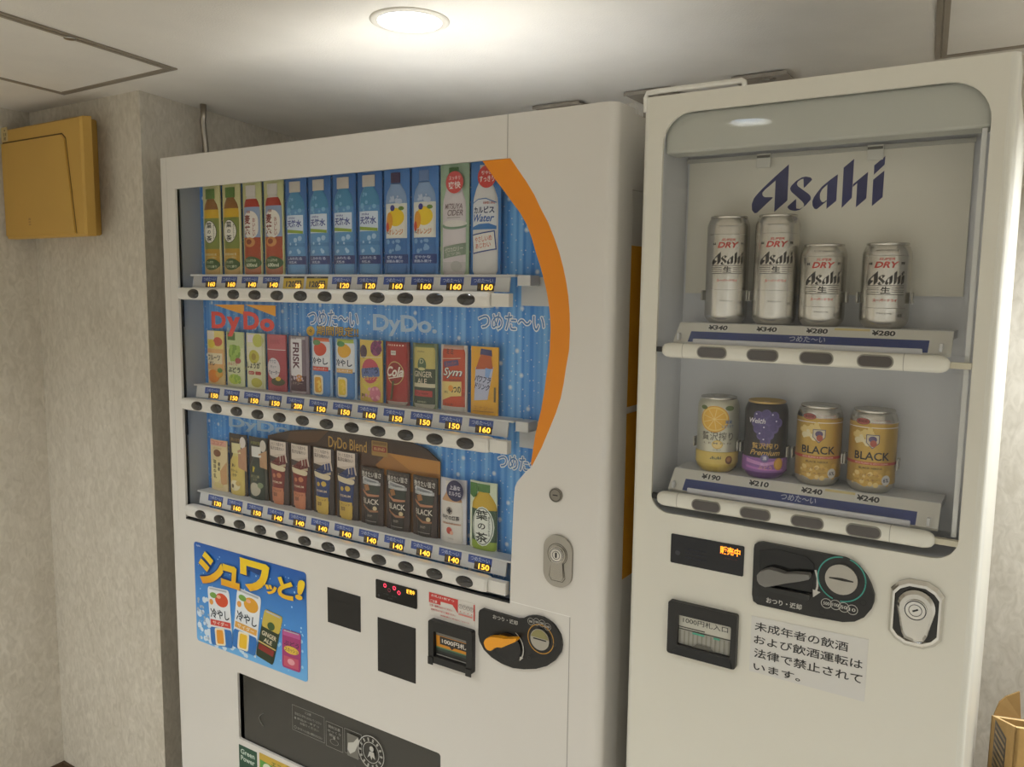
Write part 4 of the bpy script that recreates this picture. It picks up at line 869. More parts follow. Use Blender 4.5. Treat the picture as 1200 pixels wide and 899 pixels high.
def art_syn(a):
    a.a(T('ミミ', -.004, .117, .018, .011, bold=.03), '#3a2420').a(LN(-.027, .102, .02, .105, .0012), '#e6cfae').a(RR(-.002, .094, .036, .011, .16, .002), '#5c4a74').a(T('スーパー', -.002, .094, .028, .007, rot=.16), '#c8562c').a(T('Sym', .001, .075, .046, .022, shear=.3, bold=.05), '#3a3f58').a(T('Sym', .001, .0755, .044, .020, shear=.3, bold=.01), '#e6e0d4').a(T('ENERGY', .008, .062, .026, .004), '#5a4a40')
    a.a(P([(-.026, .058), (.022, .06), (.022, .032), (.0, .03), (-.026, .02)]), '#e2c87c').a(T('1本に', -.013, .038, .012, .006), '#4a3524').a(T('5つの', .011, .044, .02, .013, bold=.03), '#2e2620').a(EL(-.001, .046, .006), '#e29a3c').a(T('リッチ', -.006, .014, .022, .005), '#5a2a1c')
def art_vita(a):
    a.a(P([(-.006, .126), (.018, .124), (.019, .112), (-.008, .114)]), '#34356a').a(P([(-.006, .114), (.017, .112), (.016, .100), (-.012, .094), (-.018, .083), (.02, .088), (.018, .100)]), '#b8501f')
    a.a(P([(-.019, .09), (.022, .092), (.010, .03), (-.022, .026)]), '#b9bed6').a(P([(-.006, .115), (.017, .113), (.020, .094), (.021, .089), (-.0185, .086), (-.011, .104)]), '#b4531f').a(P([(.005, .09), (.018, .088), (.012, .07), (.004, .074)]), '#7fa4d8')
    a.a(T('パワフラ', -.002, .068, .038, .013, bold=.03, shear=.3, rot=-.1), '#2c2c5a').a(T('ドリンク', -.003, .054, .036, .012, bold=.03, shear=.3, rot=-.1), '#2c2c5a').a(RC(.0235, .0275, .026, .054), '#6a5a2a').a(T('エナジー', 0, .013, .044, .008), '#c88a1c').a(LN(-.024, .006, .024, .007, .0016), '#b07a2a')
mid = [('fruit_milk_sample', 'orange and cream fruit drink sample at the left end of the middle row', '#e0c48a', None, art_j1, {}),
       ('grape_juice_sample', 'green grape juice sample, second in the middle row', '#d6d9b0', None, art_j2, {}),
       ('ginger_tea_sample', 'pale yellow ginger drink sample, third in the middle row', '#dddcb6', None, art_j3, {}),
       ('pomegranate_water_sample', 'dusky red bottle sample with a white oval, middle row', '#a8404c', None, art_j4, {}),
       ('mint_soda_can_sample', 'dark purple can sample with a white panel and upright lettering', '#8a7a88', CANP, art_j5, dict(r=.0245, bands=[(0, 1, '#4a2436'), (0, .05, '#b0a4ac'), (.32, .95, '#7d6a78'), (.95, 1, '#b8b0b4')])),
       ('mandarin_soda_can_sample', 'white and blue can sample with a red mandarin, middle row', '#8fb0d6', CANP, art_ade('#d2492a', '#cf4436', 1, '#5a8a4a', '#e0a428'), dict(r=.0265, bands=[(0, 1, '#dfe3e8'), (0, .44, '#4c84c4'), (.44, .46, '#2a5aa0'), (.94, 1, '#e0764a')])),
       ('lemon_soda_can_sample', 'white and blue can sample with yellow citrus and green leaf, middle row', '#8fb0d6', CANP, art_ade('#e0a82c', '#d8a860', 0, '#4a8a4a', '#e6c83a'), dict(r=.0265, bands=[(0, 1, '#dfe3e8'), (0, .44, '#4c84c4'), (.44, .46, '#2a5aa0'), (.94, 1, '#b8c85a')])),
       ('grape_squash_can_sample', 'colourful pink and yellow squash can sample, middle row', '#d8bc5a', None, art_j8, {}),
       ('cola_can_sample', 'deep red cola can sample with a gold ring, middle row', '#7a2a2a', CANP, art_cola, dict(r=.0275, bands=[(0, 1, '#a3231f'), (0, .06, '#b8a8a0'), (.94, 1, '#a83a34')])),
       ('ginger_ale_can_sample', 'dark green and gold ginger ale can sample, middle row', '#6f7c5e', CANP, art_ginger, dict(r=.0265, bands=[(0, 1, '#30402c'), (0, .07, '#b6b3a4'), (.33, .39, '#cfc8ac'), (.62, .95, '#c3b465'), (.95, 1, '#6a7a4a')])),
       ('energy_drink_can_sample', 'orange and cream slanted design can sample, middle row', '#c8c0ba', CANP, art_syn, dict(r=.0272, bands=[(0, 1, '#c2441c'), (0, .08, '#c9c4bc'), (.24, .3, '#b03a18'), (.95, 1, '#c9a090')])),
       ('vitamin_drink_sample', 'yellow card sample showing a brown vitamin drink bottle, right end', '#e0a61e', None, art_vita, {})]
for i, (nm, lb, cc, pr, ar, kw) in enumerate(mid):
    sample(1, i, nm, lb, 'drink sample', .1295, cc, pr, art=ar, group=g2, bh=.128, **kw)

# --- bottom row
g3 = 'bottom row drink samples'
def art_k1(a):
    a.a(RC(-.03, .03, .112, .126), '#d8a08a').a(T('ココア', 0, .119, .044, .009), '#b86a5a').a(T('まろやか', 0, .106, .03, .005), '#b89a5a').a(EL(-.002, .094, .014, .009), '#7a4a2c').a(EL(-.008, .05, .02, .03, 20), '#e6d79a').a(VT('珈琲牛乳', -.012, .078, .03, .012, .02), '#3f3424').a(VT('果樹', .005, .072, .05, .010, .02), '#3f3424').a(P([(.008, .05), (.03, .075), (.03, .02), (.012, .015)]), '#c99a6a').a(EL(0, .014, .018, .007), '#d8c688')
def art_k2(a):
    a.a(T('深いコク', -.006, .135, .034, .008), '#b08a4a').a(EL(.02, .13, .009, .014), '#d8cfc6').a(P([(.006, .11), (.031, .122), (.031, .06), (.01, .07)]), '#b88a6a').a(T('濃い', -.008, .073, .014, .008, bold=.02), '#3a3020').a(T('クリーム', -.006, .060, .026, .008, bold=.02), '#3a3020').a(T('ラテ', -.004, .049, .016, .007, bold=.02), '#3a3020').a(EL(-.004, .024, .018, .013), '#e4d8b0').a(EL(.008, .03, .008, .006), '#c8a860').a(EL(-.012, .022, .005, .005), '#6a5430')
def art_k3(a):
    a.a(T('厳選茶葉', -.006, .135, .034, .008), '#8a8a4a').a(EL(.02, .13, .009, .014), '#d0c8ba').a(P([(.008, .11), (.031, .12), (.031, .075), (.014, .08)]), '#b8906a').a(P([(-.01, .08), (-.002, .078), (-.006, .066), (-.012, .066)]), '#c9b23a').a(T('ほうじ茶', -.003, .056, .03, .007), '#a8a07a').a(T('ラテ', -.003, .048, .016, .005), '#a8a07a').a(EL(-.004, .025, .019, .016), '#b8b09c').a(EL(.014, .036, .008, .007), '#7d8a6a')
def art_coffee(c1, c2, lid='#d6c8a8'):
    def f(a):
        a.a(RC(-.029, .025, .112, .148), '#d8cabc').a(T('ひとくち目から', -.003, .141, .044, .008), '#57423a').a(T('贅沢な味わい', -.003, .131, .046, .009), '#57423a').a(P([(-.029, .112), (.025, .122), (.029, .1), (.0, .11)]), '#c8b8a8')
        a.a(P([(-.024, .095), (.004, .113), (.022, .118), (.026, .098), (.0, .09)]), c1).a(LN(.008, .117, .010, .098, .0028), '#cbbdae').a(LN(.016, .118, .018, .096, .0018), '#b5a494')
        a.a(RR(-.001, .0875, .05, .012, -.12, .0055), lid).a(T('PREMIUM', 0, .053, .03, .005), '#d6c2a6').a(EL(-.008, .068, .005), c2).a(EL(.008, .07, .007, .006), c2).a(RC(-.02, .018, .006, .04), c2).a(T('ブレンド', 0, .034, .028, .006), '#5a3a28').a(T('珈琲', -.006, .024, .014, .010), '#5a3a28')
    return f
def art_black(a):
    a.a(RC(-.0305, .0305, .095, .123), '#2a1e1c').a(T('飲みごたえ', 0, .1185, .05, .004), '#6a5a50').a(T('挽きたい旨さ', 0, .109, .054, .0125, bold=.02), '#cfc9c0').a(RR(-.001, .0955, .047, .010, -.14, .0048), '#c6c6c6').a(RR(-.002, .0955, .036, .005, -.14, .0024), '#8a8c8e').a(RR(-.008, .081, .014, .013, .3, .001), '#9a6a40')
    a.a(P([(-.022, .077), (-.006, .068), (.022, .068), (.022, .064), (-.006, .062), (-.022, .072)]), '#b37a5a').a(T('BLACK', .001, .052, .042, .012, bold=.01), '#d9d2c4').a(EL(.013, .038, .0048), '#c9b890').a(P([(-.021, .044), (0, .034), (.02, .034), (.02, .030), (0, .029), (-.021, .040)]), '#9a6a4a').a(LN(-.016, .009, .016, .009, .0016), '#8a8580').a(T('無糖', 0, .021, .014, .006), '#8d8378')
def badge_milk(a): a.a(EL(.010, .108, .0205, .021, 24), '#23234c').a(T('上品な', .010, .114, .026, .009, bold=.02), '#d6d2de').a(T('ミルク感', .010, .102, .030, .009, bold=.02), '#d6d2de')
def art_milktea(a):
    a.a(RR(-.004, .066, .009, .009, pi / 4), '#3a3438').a(RING(-.004, .066, .0075, .006), '#8a7a70').a(T('午後の紅茶', -.002, .052, .042, .0095, bold=.02), '#3a3438').a(LN(-.022, .040, .022, .040, .003), '#c9a08a').a(T('ミルクティー', 0, .0405, .036, .004), '#6a4a3a').a(EL(-.004, .026, .007, .007), '#c04a3c').a(EL(.002, .022, .004), '#e0a890').a(T('DyDo', 0, .010, .014, .004), '#a8a098')
def art_tea2(a):
    a.a(P([(-.0305, .13), (-.012, .13), (-.012, .105), (-.022, .10), (-.0305, .106)]), '#4a7a3c').a(EL(.004, .048, .0245, .039, 16), '#dfe6da').a(EL(.004, .048, .0225, .0365, 20), '#24402c').a(EL(.004, .048, .0212, .035, 20), '#e2e6dc').a(VT('葉の茶', .002, .081, .015, .028, .02), '#1f2a24').a(VT('香りひろがる', .0185, .07, .03, .004), '#4a5a4a')
coffee_r = [(0, .32, '#c8805c'), (.32, 1, '#7a2420'), (.93, 1, '#cbb898')]
coffee_b = [(0, .32, '#c9a84a'), (.32, 1, '#23386e'), (.93, 1, '#cbb898')]
low = [('cocoa_drink_sample', 'cream and pink cocoa drink sample at the left end of the bottom row', .1265, '#dcc89a', None, art_k1, {}),
       ('latte_bottle_sample', 'yellow labelled latte bottle sample, second in the bottom row', .149, '#3a2f28', SMALLB, art_k2, dict(r=.0265, bh=.122, bands=[(0, .78, '#d2bb66'), (.78, 1, '#cfc078')], cap=(.84, 1.04, .62, '#d8cf9a'), dx=-.002)),
       ('tea_latte_bottle_sample', 'dark green bottle sample with white cap, third in the bottom row', .149, '#33302a', SMALLB, art_k3, dict(r=.0265, bh=.122, bands=[(0, 1, '#2c3830'), (.7, 1, '#28302a')], cap=(.84, 1.04, .62, '#dcdad4'), dx=-.002)),
       ('coffee_cup_sample', 'red coffee cup sample beside the dark green bottle, bottom row', .149, '#3a2626', CUPP, art_coffee('#6a1f1c', '#c27a58'), dict(r=.0235, bh=.098, bands=coffee_r, dx=-.001)),
       ('coffee_cup_sample', 'red coffee cup sample beside the blue cups, bottom row', .149, '#3a2626', CUPP, art_coffee('#6a1f1c', '#c27a58'), dict(r=.0235, bh=.098, bands=coffee_r, dx=-.001)),
       ('coffee_cup_sample', 'blue and gold coffee cup sample beside the red cups, bottom row', .149, '#33282a', CUPP, art_coffee('#1f3468', '#c9a84a'), dict(r=.0235, bh=.098, bands=coffee_b, dx=-.001)),
       ('coffee_cup_sample', 'blue and gold coffee cup sample beside the black coffees, bottom row', .149, '#33282a', CUPP, art_coffee('#1f3468', '#c9a84a'), dict(r=.0235, bh=.098, bands=coffee_b, dx=-.001)),
       ('black_coffee_cup_sample', 'black coffee cup sample, leftmost of the three alike', .124, '#33211f', CUPP, art_black, dict(r=.0235, bh=.094, bands=[(0, 1, '#231c1a'), (.7, .92, '#26302a'), (.93, 1, '#b0b0b0')])),
       ('black_coffee_cup_sample', 'black coffee cup sample, middle of the three alike', .124, '#33211f', CUPP, art_black, dict(r=.0235, bh=.094, bands=[(0, 1, '#231c1a'), (.7, .92, '#26302a'), (.93, 1, '#b0b0b0')])),
       ('black_coffee_cup_sample', 'black coffee cup sample, rightmost of the three alike', .124, '#33211f', CUPP, art_black, dict(r=.0235, bh=.094, bands=[(0, 1, '#231c1a'), (.7, .92, '#26302a'), (.93, 1, '#b0b0b0')])),
       ('milk_tea_bottle_sample', 'white milk tea bottle sample with a navy round badge', .1295, '#cfcdd2', SMALLB, art_milktea, dict(r=.027, bh=.128, bands=[(0, .66, '#d8d2ca'), (.66, .9, '#c79a72')], cap=(.86, .98, .55, '#dcd6ce'), dx=-.002, badge=badge_milk)),
       ('green_tea_bottle_sample', 'green tea bottle sample with a large white crest, right end of bottom row', .1335, '#d3dcc0', SODA, art_tea2, dict(r=.029, bh=.13, bands=[(0, .62, '#37553f'), (0, .14, '#8fa838'), (.62, .9, '#c9a62c')], cap=(.88, 1, .5, '#4a7a3c'), dx=.003))]
for i, (nm, lb, h, cc, pr, ar, kw) in enumerate(low):
    sample(2, i, nm, lb, 'drink sample', h, cc, pr, art=ar, group=g3, **kw)

# ------------------------------------------------------------------ the beer machine
AX0, AX1, AZ = -.544, -.042, 1.831
BM = thing('beer_vending_machine', 'narrow cream white beer vending machine with two rows of cans', 'vending machine', ((AX0 + AX1) / 2, YA + .3, FZ))
wx0, wx1, wzt, wzb = -.5105, -.0685, 1.803, 1.1735
aw = []
for cx, cz, r, a0 in ((wx1 - .052, wzt - .052, .052, 0), (wx0 + .045, wzt - .045, .045, 90), (wx0 + .03, wzb + .03, .03, 180), (wx1 - .03, wzb + .03, .03, 270)):
    aw += [(cx + r * cos(radians(a0 + 90 * k / 8)), cz + r * sin(radians(a0 + 90 * k / 8))) for k in range(9)]
ER = .010
plate('front_panel', [(AX0 + ER, .07), (AX1 - ER, .07), (AX1 - ER, AZ), (AX0 + ER, AZ)], [aw], YA, YA + .006, WHITE_A, BM)
for s, xe in ((1, AX0), (-1, AX1)):
    e = [(xe + s * (ER - ER * sin(k * pi / 12)), YA + ER - ER * cos(k * pi / 12)) for k in range(7)]
    extrude_plan('rounded_door_edge', e + [(xe, YA + .11), (xe + s * .011, YA + .11), (xe + s * .011, YA + .0062)], .07, AZ, mat('#dedbd0', .3, coat=.2), BM)
box('door_top', AX0 + .0115, AX1 - .0115, YA + .0062, YA + .11, AZ - .008, AZ, WHITE_A, BM)
box('cabinet', AX0 + .003, AX1 - .003, YA + .1205, YA + .62, .07, AZ - .006, WHITE_A, BM, .003)
box('door_gasket', AX0 + .012, AX1 - .012, YA + .1105, YA + .1203, .08, wzb - .02, mat('#4c4a48', .8), BM)
box('bounce_roof', AX0 + .005, AX1 - .005, YA + .1215, YA + .619, AZ - .0059, AZ - .004, mat('#e0dcd6', .5, noise=.08, nscale=25), BM)  # unseen pale sheet added to throw light up at the ceiling
box('plinth', AX0 + .03, AX1 - .03, YA + .03, YA + .6, FZ, .0695, BLACK, BM)
# lining of the display
YK = YA + .112
LIN = mat('#cdcdc6', .45); LINW = mat('#d3d4d6', .45)
box('lining', wx0 - .012, wx0 - .0005, YA + .0063, YK, wzb - .012, wzt, LINW, BM); box('lining', wx1 + .0005, wx1 + .012, YA + .0063, YK, wzb - .012, wzt, LINW, BM)
box('lining', wx0, wx1, YA + .0063, YK, wzb - .012, wzb - .0008, LINW, BM)
box('lining', wx0 - .012, wx1 + .012, YK + .0002, YK + .006, wzb - .012, wzt + .004, LINW, BM)
box('light_cover', wx0, wx1, YA + .0125, YA + .055, 1.744, 1.8055, mat('#b9bab0', .4), BM, .004, 3)
box('inner_rail', wx1 - .010, wx1 - .004, YA + .0125, YA + .018, wzb + .03, 1.7435, mat('#dcdcd8', .35), BM)
lp = box('logo_panel', wx0 + .004, wx1 - .024, YK - .004, YK - .0002, 1.528, 1.7435, mat('#dedacc', .5), BM)
box('panel_rail', wx0 + .001, wx1 - .022, YK - .009, YK - .0045, 1.7415, 1.7475, mat('#b4b2a8', .45), BM)
for px in (897, 1027):
    cx = Q(px, 172, YK - .006)[0]; c_ = box('panel_clip', cx - .011, cx + .011, YK - .0135, YK - .0092, 1.726, 1.748, mat('#d8d6cc', .35), BM, .001)
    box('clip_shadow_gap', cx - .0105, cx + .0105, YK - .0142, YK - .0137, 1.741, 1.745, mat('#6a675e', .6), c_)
# brand lettering, traced from the sign
LOGO = [[(350, 103), (337, 402), (228, 498), (240, 232)],
        [(350, 103), (235, 205), (130, 305), (90, 348), (60, 385), (42, 435), (44, 482), (65, 508), (85, 505), (215, 382), (215, 375), (150, 375), (132, 362), (130, 340), (150, 315), (241, 236)],
        [(543, 230), (530, 212), (490, 204), (455, 212), (410, 240), (370, 280), (358, 305), (370, 330), (460, 410), (475, 432), (470, 455), (440, 472), (410, 468), (410, 390), (395, 400), (340, 450), (338, 462), (360, 482), (400, 489), (440, 480), (490, 440), (530, 395), (530, 370), (515, 350), (425, 285), (415, 265), (425, 245), (450, 228), (470, 222), (472, 298), (485, 290)],
        [(755, 185), (742, 405), (660, 472), (668, 266)],
        [(755, 185), (690, 232), (620, 290), (580, 342), (556, 376), (543, 410), (545, 445), (560, 470), (580, 475), (662, 408), (662, 398), (640, 415), (622, 415), (607, 390), (607, 345), (625, 310), (668, 270)],
        [(890, 58), (870, 380), (785, 465), (803, 130)], [(1005, 165), (990, 385), (903, 460), (915, 258), (878, 292), (880, 268)],
        [(1148, 35), (1142, 105), (1052, 190), (1056, 112)], [(1140, 155), (1125, 375), (1035, 450), (1047, 230)]]
a = Art(.00002); lq = [crop(l, 875, 178, 7.059, YK - .004) for l in LOGO]
for l in lq: a.a(P(l), mat('#2b2f63', .45))
a.build('brand_lettering', flat(YK - .004), lp)
lx_ = [p[0] for l in lq for p in l]; lz_ = [p[1] for l in lq for p in l]
lw, lh = max(lx_) - min(lx_), max(lz_) - min(lz_); lcx, lcz = (max(lx_) + min(lx_)) / 2, (max(lz_) + min(lz_)) / 2
def logo(cx, cy, wid, hei):
    vs, fs = [], []
    for l in lq:
        v, f = P([(cx + (p[0] - lcx) / lw * wid, cy + (p[1] - lcz) / lh * hei) for p in l]); o = len(vs); vs += v; fs += [tuple(k + o for k in q) for q in f]
    return (vs, fs)
# shelves with price strip and button bar
CAPSULE = rrect(-.0215, .0215, -.0072, .0072, .0068, 5)
vs, fs = plate_geo(CAPSULE, [], -.0022, .0008); me_ab = bpy.data.meshes.new('button'); me_ab.from_pydata(vs, [], fs); me_ab.materials.append(mat('#4a4440', .18, coat=.5)); me_ab.update()
vs, fs = plate_geo(rrect(-.0235, .0235, -.009, .009, .0085, 5), [CAPSULE], -.0012, .0008); me_ring = bpy.data.meshes.new('button_rim'); me_ring.from_pydata(vs, [], fs); me_ring.materials.append(mat('#8b877c', .5)); me_ring.update()
ROWS = [(1.481, 1.4385, [(834, 413), (893.5, 416), (956.5, 419), (1025.5, 422)], [('¥340', (841, 387)), ('¥340', (898, 389)), ('¥280', (957, 391)), ('¥280', (1035, 395))], True),
        (1.240, 1.1985, [(827.5, 588), (885, 598), (946, 607.5), (1012, 618)], [('¥190', (833, 559)), ('¥210', (889, 568)), ('¥240', (951, 577)), ('¥240', (1017, 587))], False)]
BARW = mat('#dedbcf', .3, coat=.2)
for zt_, zb_, btn, prices, up in ROWS:
    sx0, sx1 = -.489, -.0955
    box('shelf', sx0, sx1, YA + .046, YK - .0045, zt_ - .012, zt_, WHITE_IN, BM, .001)
    y0, y1, z0, z1 = YA + .018, YA + .0455, zt_ - .030, zt_ - .0005
    ps = mesh('price_strip', [(sx0, y0, z0), (sx1, y0, z0), (sx1, y1, z1), (sx0, y1, z1), (sx0, y0 + .003, z0 - .004), (sx1, y0 + .003, z0 - .004), (sx1, y1, z1 - .006), (sx0, y1, z1 - .006)],
              [(0, 1, 2, 3), (7, 6, 5, 4), (0, 4, 5, 1), (1, 5, 6, 2), (2, 6, 7, 3), (3, 7, 4, 0)], mat('#d9d6cb', .4), BM)
    sl_ = (y1 - y0) / (z1 - z0); nl = sqrt(1 + sl_ * sl_)
    mp = lambda u, v, h: (u, y0 + (v - z0) * sl_ - h / nl, v + h * sl_ / nl)
    a = Art(.00015)
    a.a(RC(sx0 + .024, sx1 - .028, z0 + .0005, z0 + .0165), NAVY).a(T('つめた〜い', -.285, z0 + .0115, .052, .0085), '#b7bcd2')
    a.a(RC(-.36, -.34, z1 - .004, z1 - .001), '#d8c890').a(RC(-.25, -.20, z1 - .004, z1 - .001), '#d8c890')
    for s, q in prices:
        x = Q(*q, YA + .038)[0]; a.a(RC(x - .018, x + .018, z1 - .0115, z1 - .0015), '#dcdad2').a(T(s, x, z1 - .0065, .031, .0072, bold=.035), '#2a2826')
    a.build('price_print', mp, ps)
    for x in (sx0 + .009, sx1 - .012): box('strip_clip', x - .002, x + .002, YA + .014, YA + .0235, z0 + .003, z0 + .014, WHITE_IN, ps, .0006)
    box('clear_rail', sx0 + .034, sx1 - .034, YA + .0125, YA + .0165, zb_ + .0095, zb_ + .0185, mat('#d8d8dc', .3), BM, .0015)
    # bar with rounded ends
    bx0_, bx1_ = (-.4985, -.094) if up else (-.4985, -.0965); n = 14; vs, fs = [], []
    xs = [bx0_, bx0_ + .001, bx0_ + .0035, bx0_ + .008, bx0_ + .014, bx1_ - .014, bx1_ - .008, bx1_ - .0035, bx1_ - .001, bx1_]
    sc = [.3, .5, .75, .92, 1, 1, .92, .75, .5, .3]
    for x, s_ in zip(xs, sc):
        for k in range(n):
            t = 2 * pi * k / n; c_, s2 = cos(t), sin(t); vs.append((x, YA - .001 + .0105 * s_ * math.copysign(abs(c_) ** .7, c_), zb_ + .0118 * s_ * math.copysign(abs(s2) ** .75, s2)))
    for j in range(len(xs) - 1):
        for k in range(n): k2 = (k + 1) % n; fs.append((j * n + k, (j + 1) * n + k, (j + 1) * n + k2, j * n + k2))
    fs += [tuple(range(n)), tuple(reversed(range((len(xs) - 1) * n, len(xs) * n)))]
    bar = mesh('button_bar', vs, fs, BARW, BM, smooth=True)
    for q in btn:
        x = Q(*q, YA - .011)[0]; link('button', me_ab, bar, (x, YA - .0105, zb_)); link('button_rim', me_ring, bar, (x, YA - .0105, zb_))
    for xj in (bx0_ + .036, bx1_ - .055):
        vs, fs = [], []
        for k in range(n):
            t = 2 * pi * k / n; c_, s2 = cos(t), sin(t)
            for xx in (xj - .0005, xj + .0005): vs.append((xx, YA - .001 + .01065 * math.copysign(abs(c_) ** .7, c_), zb_ + .01195 * math.copysign(abs(s2) ** .75, s2)))
        fs = [(2 * k, 2 * k + 1, 2 * ((k + 1) % n) + 1, 2 * ((k + 1) % n)) for k in range(n)]
        mesh('bar_joint', vs, fs, mat('#a8a498', .6), bar)
    box('bar_bracket', wx0 + .0005, bx0_ + .004, YA + .0005, YA + .0095, zb_ - .004, zb_ + .004, BLACK, BM); box('bar_bracket', bx1_ - .004, wx1 - .0005, YA + .0005, YA + .0095, zb_ - .005, zb_ + .003, mat('#c9c2ac', .5), BM)
# pane: upper and middle sheet, split by the upper bar, and rounded like the opening
def clip(poly, za, zb):
    out = []
    for z, keep in ((za, 1), (zb, -1)):
        out = []
        for k in range(len(poly)):
            p, q = poly[k], poly[(k + 1) % len(poly)]; pi_, qi_ = (p[1] - z) * keep >= 0, (q[1] - z) * keep >= 0
            if pi_: out.append(p)
            if pi_ != qi_: t = (z - p[1]) / (q[1] - p[1]); out.append((p[0] + (q[0] - p[0]) * t, z))
        poly = out
    return poly
ins = [(x * .9985 - .0004, z) for x, z in aw]
plate('window_pane', clip(ins, 1.4505, 1.8025), [], YA + .0072, YA + .0102, GLASS, BM)
plate('window_pane', clip(ins, 1.2115, 1.4265), [], YA + .0072, YA + .0102, GLASS, BM)
# top trim rod
(rx0, rz0) = Q(757, 112, YA + .004); (rx1, rz1) = Q(872, 100, YA + .004)
tube('top_trim', [(AX0 + .002, YA + .004, 1.81), (AX0 + .0015, YA + .004, AZ + .001), (AX0 + .004, YA + .004, AZ + .0075), (rx0 + .02, YA + .004, AZ + .0085), (rx1 - .004, YA + .004, AZ + .0085), (rx1, YA + .004, AZ + .006), (rx1 + .001, YA + .004, AZ - .001)], .0042, mat('#e4e1d8', .3, coat=.2), BM, 10)
# display
dp = plate('display', rrect(-.473, -.354, 1.094, 1.142, .002, 2), [], YA - .0014, YA - .0001, mat('#12131a', .12), BM)
a = Art(); x, z = Q(856, 646, YA); a.a(T('販売中', x, z, .032, .0125, bold=.02), LEDO)
a.build('display_print', flat(YA - .0014), dp); a = Art()
x, z = Q(857, 653.5, YA); a.a(T('冷やし中', x, z - .002, .02, .003), '#5a2a18')
x, z = Q(794.5, 647.5, YA); single('sensor', EL(x, z, .0042), '#34353c', flat(YA - .0014), dp)
a.build('display_print', flat(YA - .0014), dp); a = Art()
for k, y in enumerate((645, 650, 655)): x, z = Q(816, y, YA); a.a(T('準備中 売切 釣銭切れ', x, z, .036, .0032), '#2c2f38')
a.build('display_print', flat(YA - .0014), dp)
# banknote slot
bs = plate('banknote_slot', rrect(-.4705, -.3575, .945, 1.033, .004, 3), [rrect(-.4535, -.3665, .9625, 1.0125, .002, 2)], YA - .010, YA - .0001, BLACK, BM)
th = box('slot_throat', -.4535, -.3665, YA - .003, YA - .0002, .9625, 1.0125, mat('#a8a59a', .3), bs)
a = Art(); a.a(RC(-.4535, -.3665, .988, 1.0125), '#c2bfb2').a(T('1000円札入口', -.41, 1.0035, .074, .0095, bold=.008), '#2a2927').a(RC(-.4535, -.3665, .987, .989), '#4a4842').a(RC(-.4535, -.41, .9905, .9925), '#4a4842')
for k in range(12): a.a(RC(-.452 + k * .0073, -.4495 + k * .0073, .9635, .986), '#8f8c80')
a.a(RC(-.43, -.41, .984, .987), '#4fa88c').a(RC(-.395, -.385, .984, .987), '#4fa88c').a(P([(-.43, .9625), (-.422, .969), (-.40, .969), (-.392, .9625)]), '#6a675e')
a.build('slot_print', flat(YA - .003), bs)
mesh('slot_ledge', [(-.464, YA - .0125, .946), (-.362, YA - .0125, .946), (-.3665, YA - .0102, .960), (-.4535, YA - .0102, .960), (-.464, YA - .0101, .946), (-.362, YA - .0101, .946), (-.3665, YA - .0101, .960), (-.4535, YA - .0101, .960)],
     [(0, 1, 2, 3), (0, 4, 5, 1), (1, 5, 6, 2), (2, 6, 7, 3), (3, 7, 4, 0)], BLACKG, bs)
# coin unit
AC = lambda pts, Y=YA: crop(pts, 770, 610, 3.529, Y)
co = [(397, 300), (405, 110), (408, 95), (420, 87), (440, 85), (780, 150), (810, 164), (840, 187), (870, 225), (888, 260), (902, 305), (900, 335), (890, 360), (860, 395), (820, 413), (770, 415), (640, 392), (420, 342), (402, 328)]
cu = plate('coin_unit', AC(co), [], YA - .006, YA - .0001, mat('#1b1a19', .4), BM)
Yc = YA - .006
plate('lever_recess', AC([(425, 125), (500, 118), (620, 150), (650, 180), (650, 205), (640, 300), (600, 325), (440, 285), (425, 265)], Yc), [], Yc - .0014, Yc - .0001, BLACKG, cu)
plate('return_lever', AC([(425, 215), (432, 205), (450, 196), (475, 191), (510, 199), (540, 210), (580, 208), (635, 213), (641, 222), (638, 232), (600, 240), (540, 248), (490, 259), (458, 263), (435, 252), (426, 235)], Yc), [], Yc - .016, Yc - .0016, mat('#77746f', .35), cu)
plate('lever_shelf', AC([(432, 262), (640, 303), (628, 325), (440, 280)], Yc), [], Yc - .008, Yc - .0016, mat('#242321', .4), cu)
kc = AC([(763, 243)], Yc)[0]; vs, fs = plate_geo(circ(kc[0], kc[1], .0222, None, 32), [], Yc - .003, Yc - .0001); sl2 = mesh('coin_slot', vs, fs, STEEL, cu)
a = Art(); a.a(P([(kc[0] - .0165, kc[1] + .001), (kc[0] - .006, kc[1] + .0022), (kc[0] + .0, kc[1] + .0026), (kc[0] + .006, kc[1] + .0022), (kc[0] + .0165, kc[1] + .001), (kc[0] + .0165, kc[1] - .0008), (kc[0] + .004, kc[1] - .0016), (kc[0] - .0165, kc[1] - .0008)]), '#0b0a08'); a.build('slit', flat(Yc - .003), sl2)
a = Art(); TEAL = '#3f9a8c'
a.eps = .00004
for k in range(40):
    t0, t1 = 2 * pi * k / 40, 2 * pi * (k + 1) / 40
    if k in (8, 9, 28, 29): continue
    a.a(LN(kc[0] + .0325 * cos(t0), kc[1] + .0325 * sin(t0), kc[0] + .0325 * cos(t1), kc[1] + .0325 * sin(t1), .0018), TEAL)
a.build('slot_ring_print', flat(Yc), cu); a = Art()
for s, q in (('500', (700, 343)), ('100', (738, 349)), ('50', (773, 359)), ('10', (808, 369))):
    x, z = AC([q], Yc)[0]; a.a(RING(x, z, .0075, .0066), '#b9b6ae').a(T(s, x, z, .0085, .0048), '#c9c6be')
a.build('coin_badge_print', flat(Yc), cu); a = Art()
x, z = AC([(524, 344)], Yc)[0]; a.a(T('おつり・返却', x, z, .052, .0088, bold=.02), '#c4c1ba')
a.build('lever_lettering', flat(Yc), cu); a = Art()
pr_ = AC([(655, 205), (664, 240), (663, 275), (655, 300)], Yc)
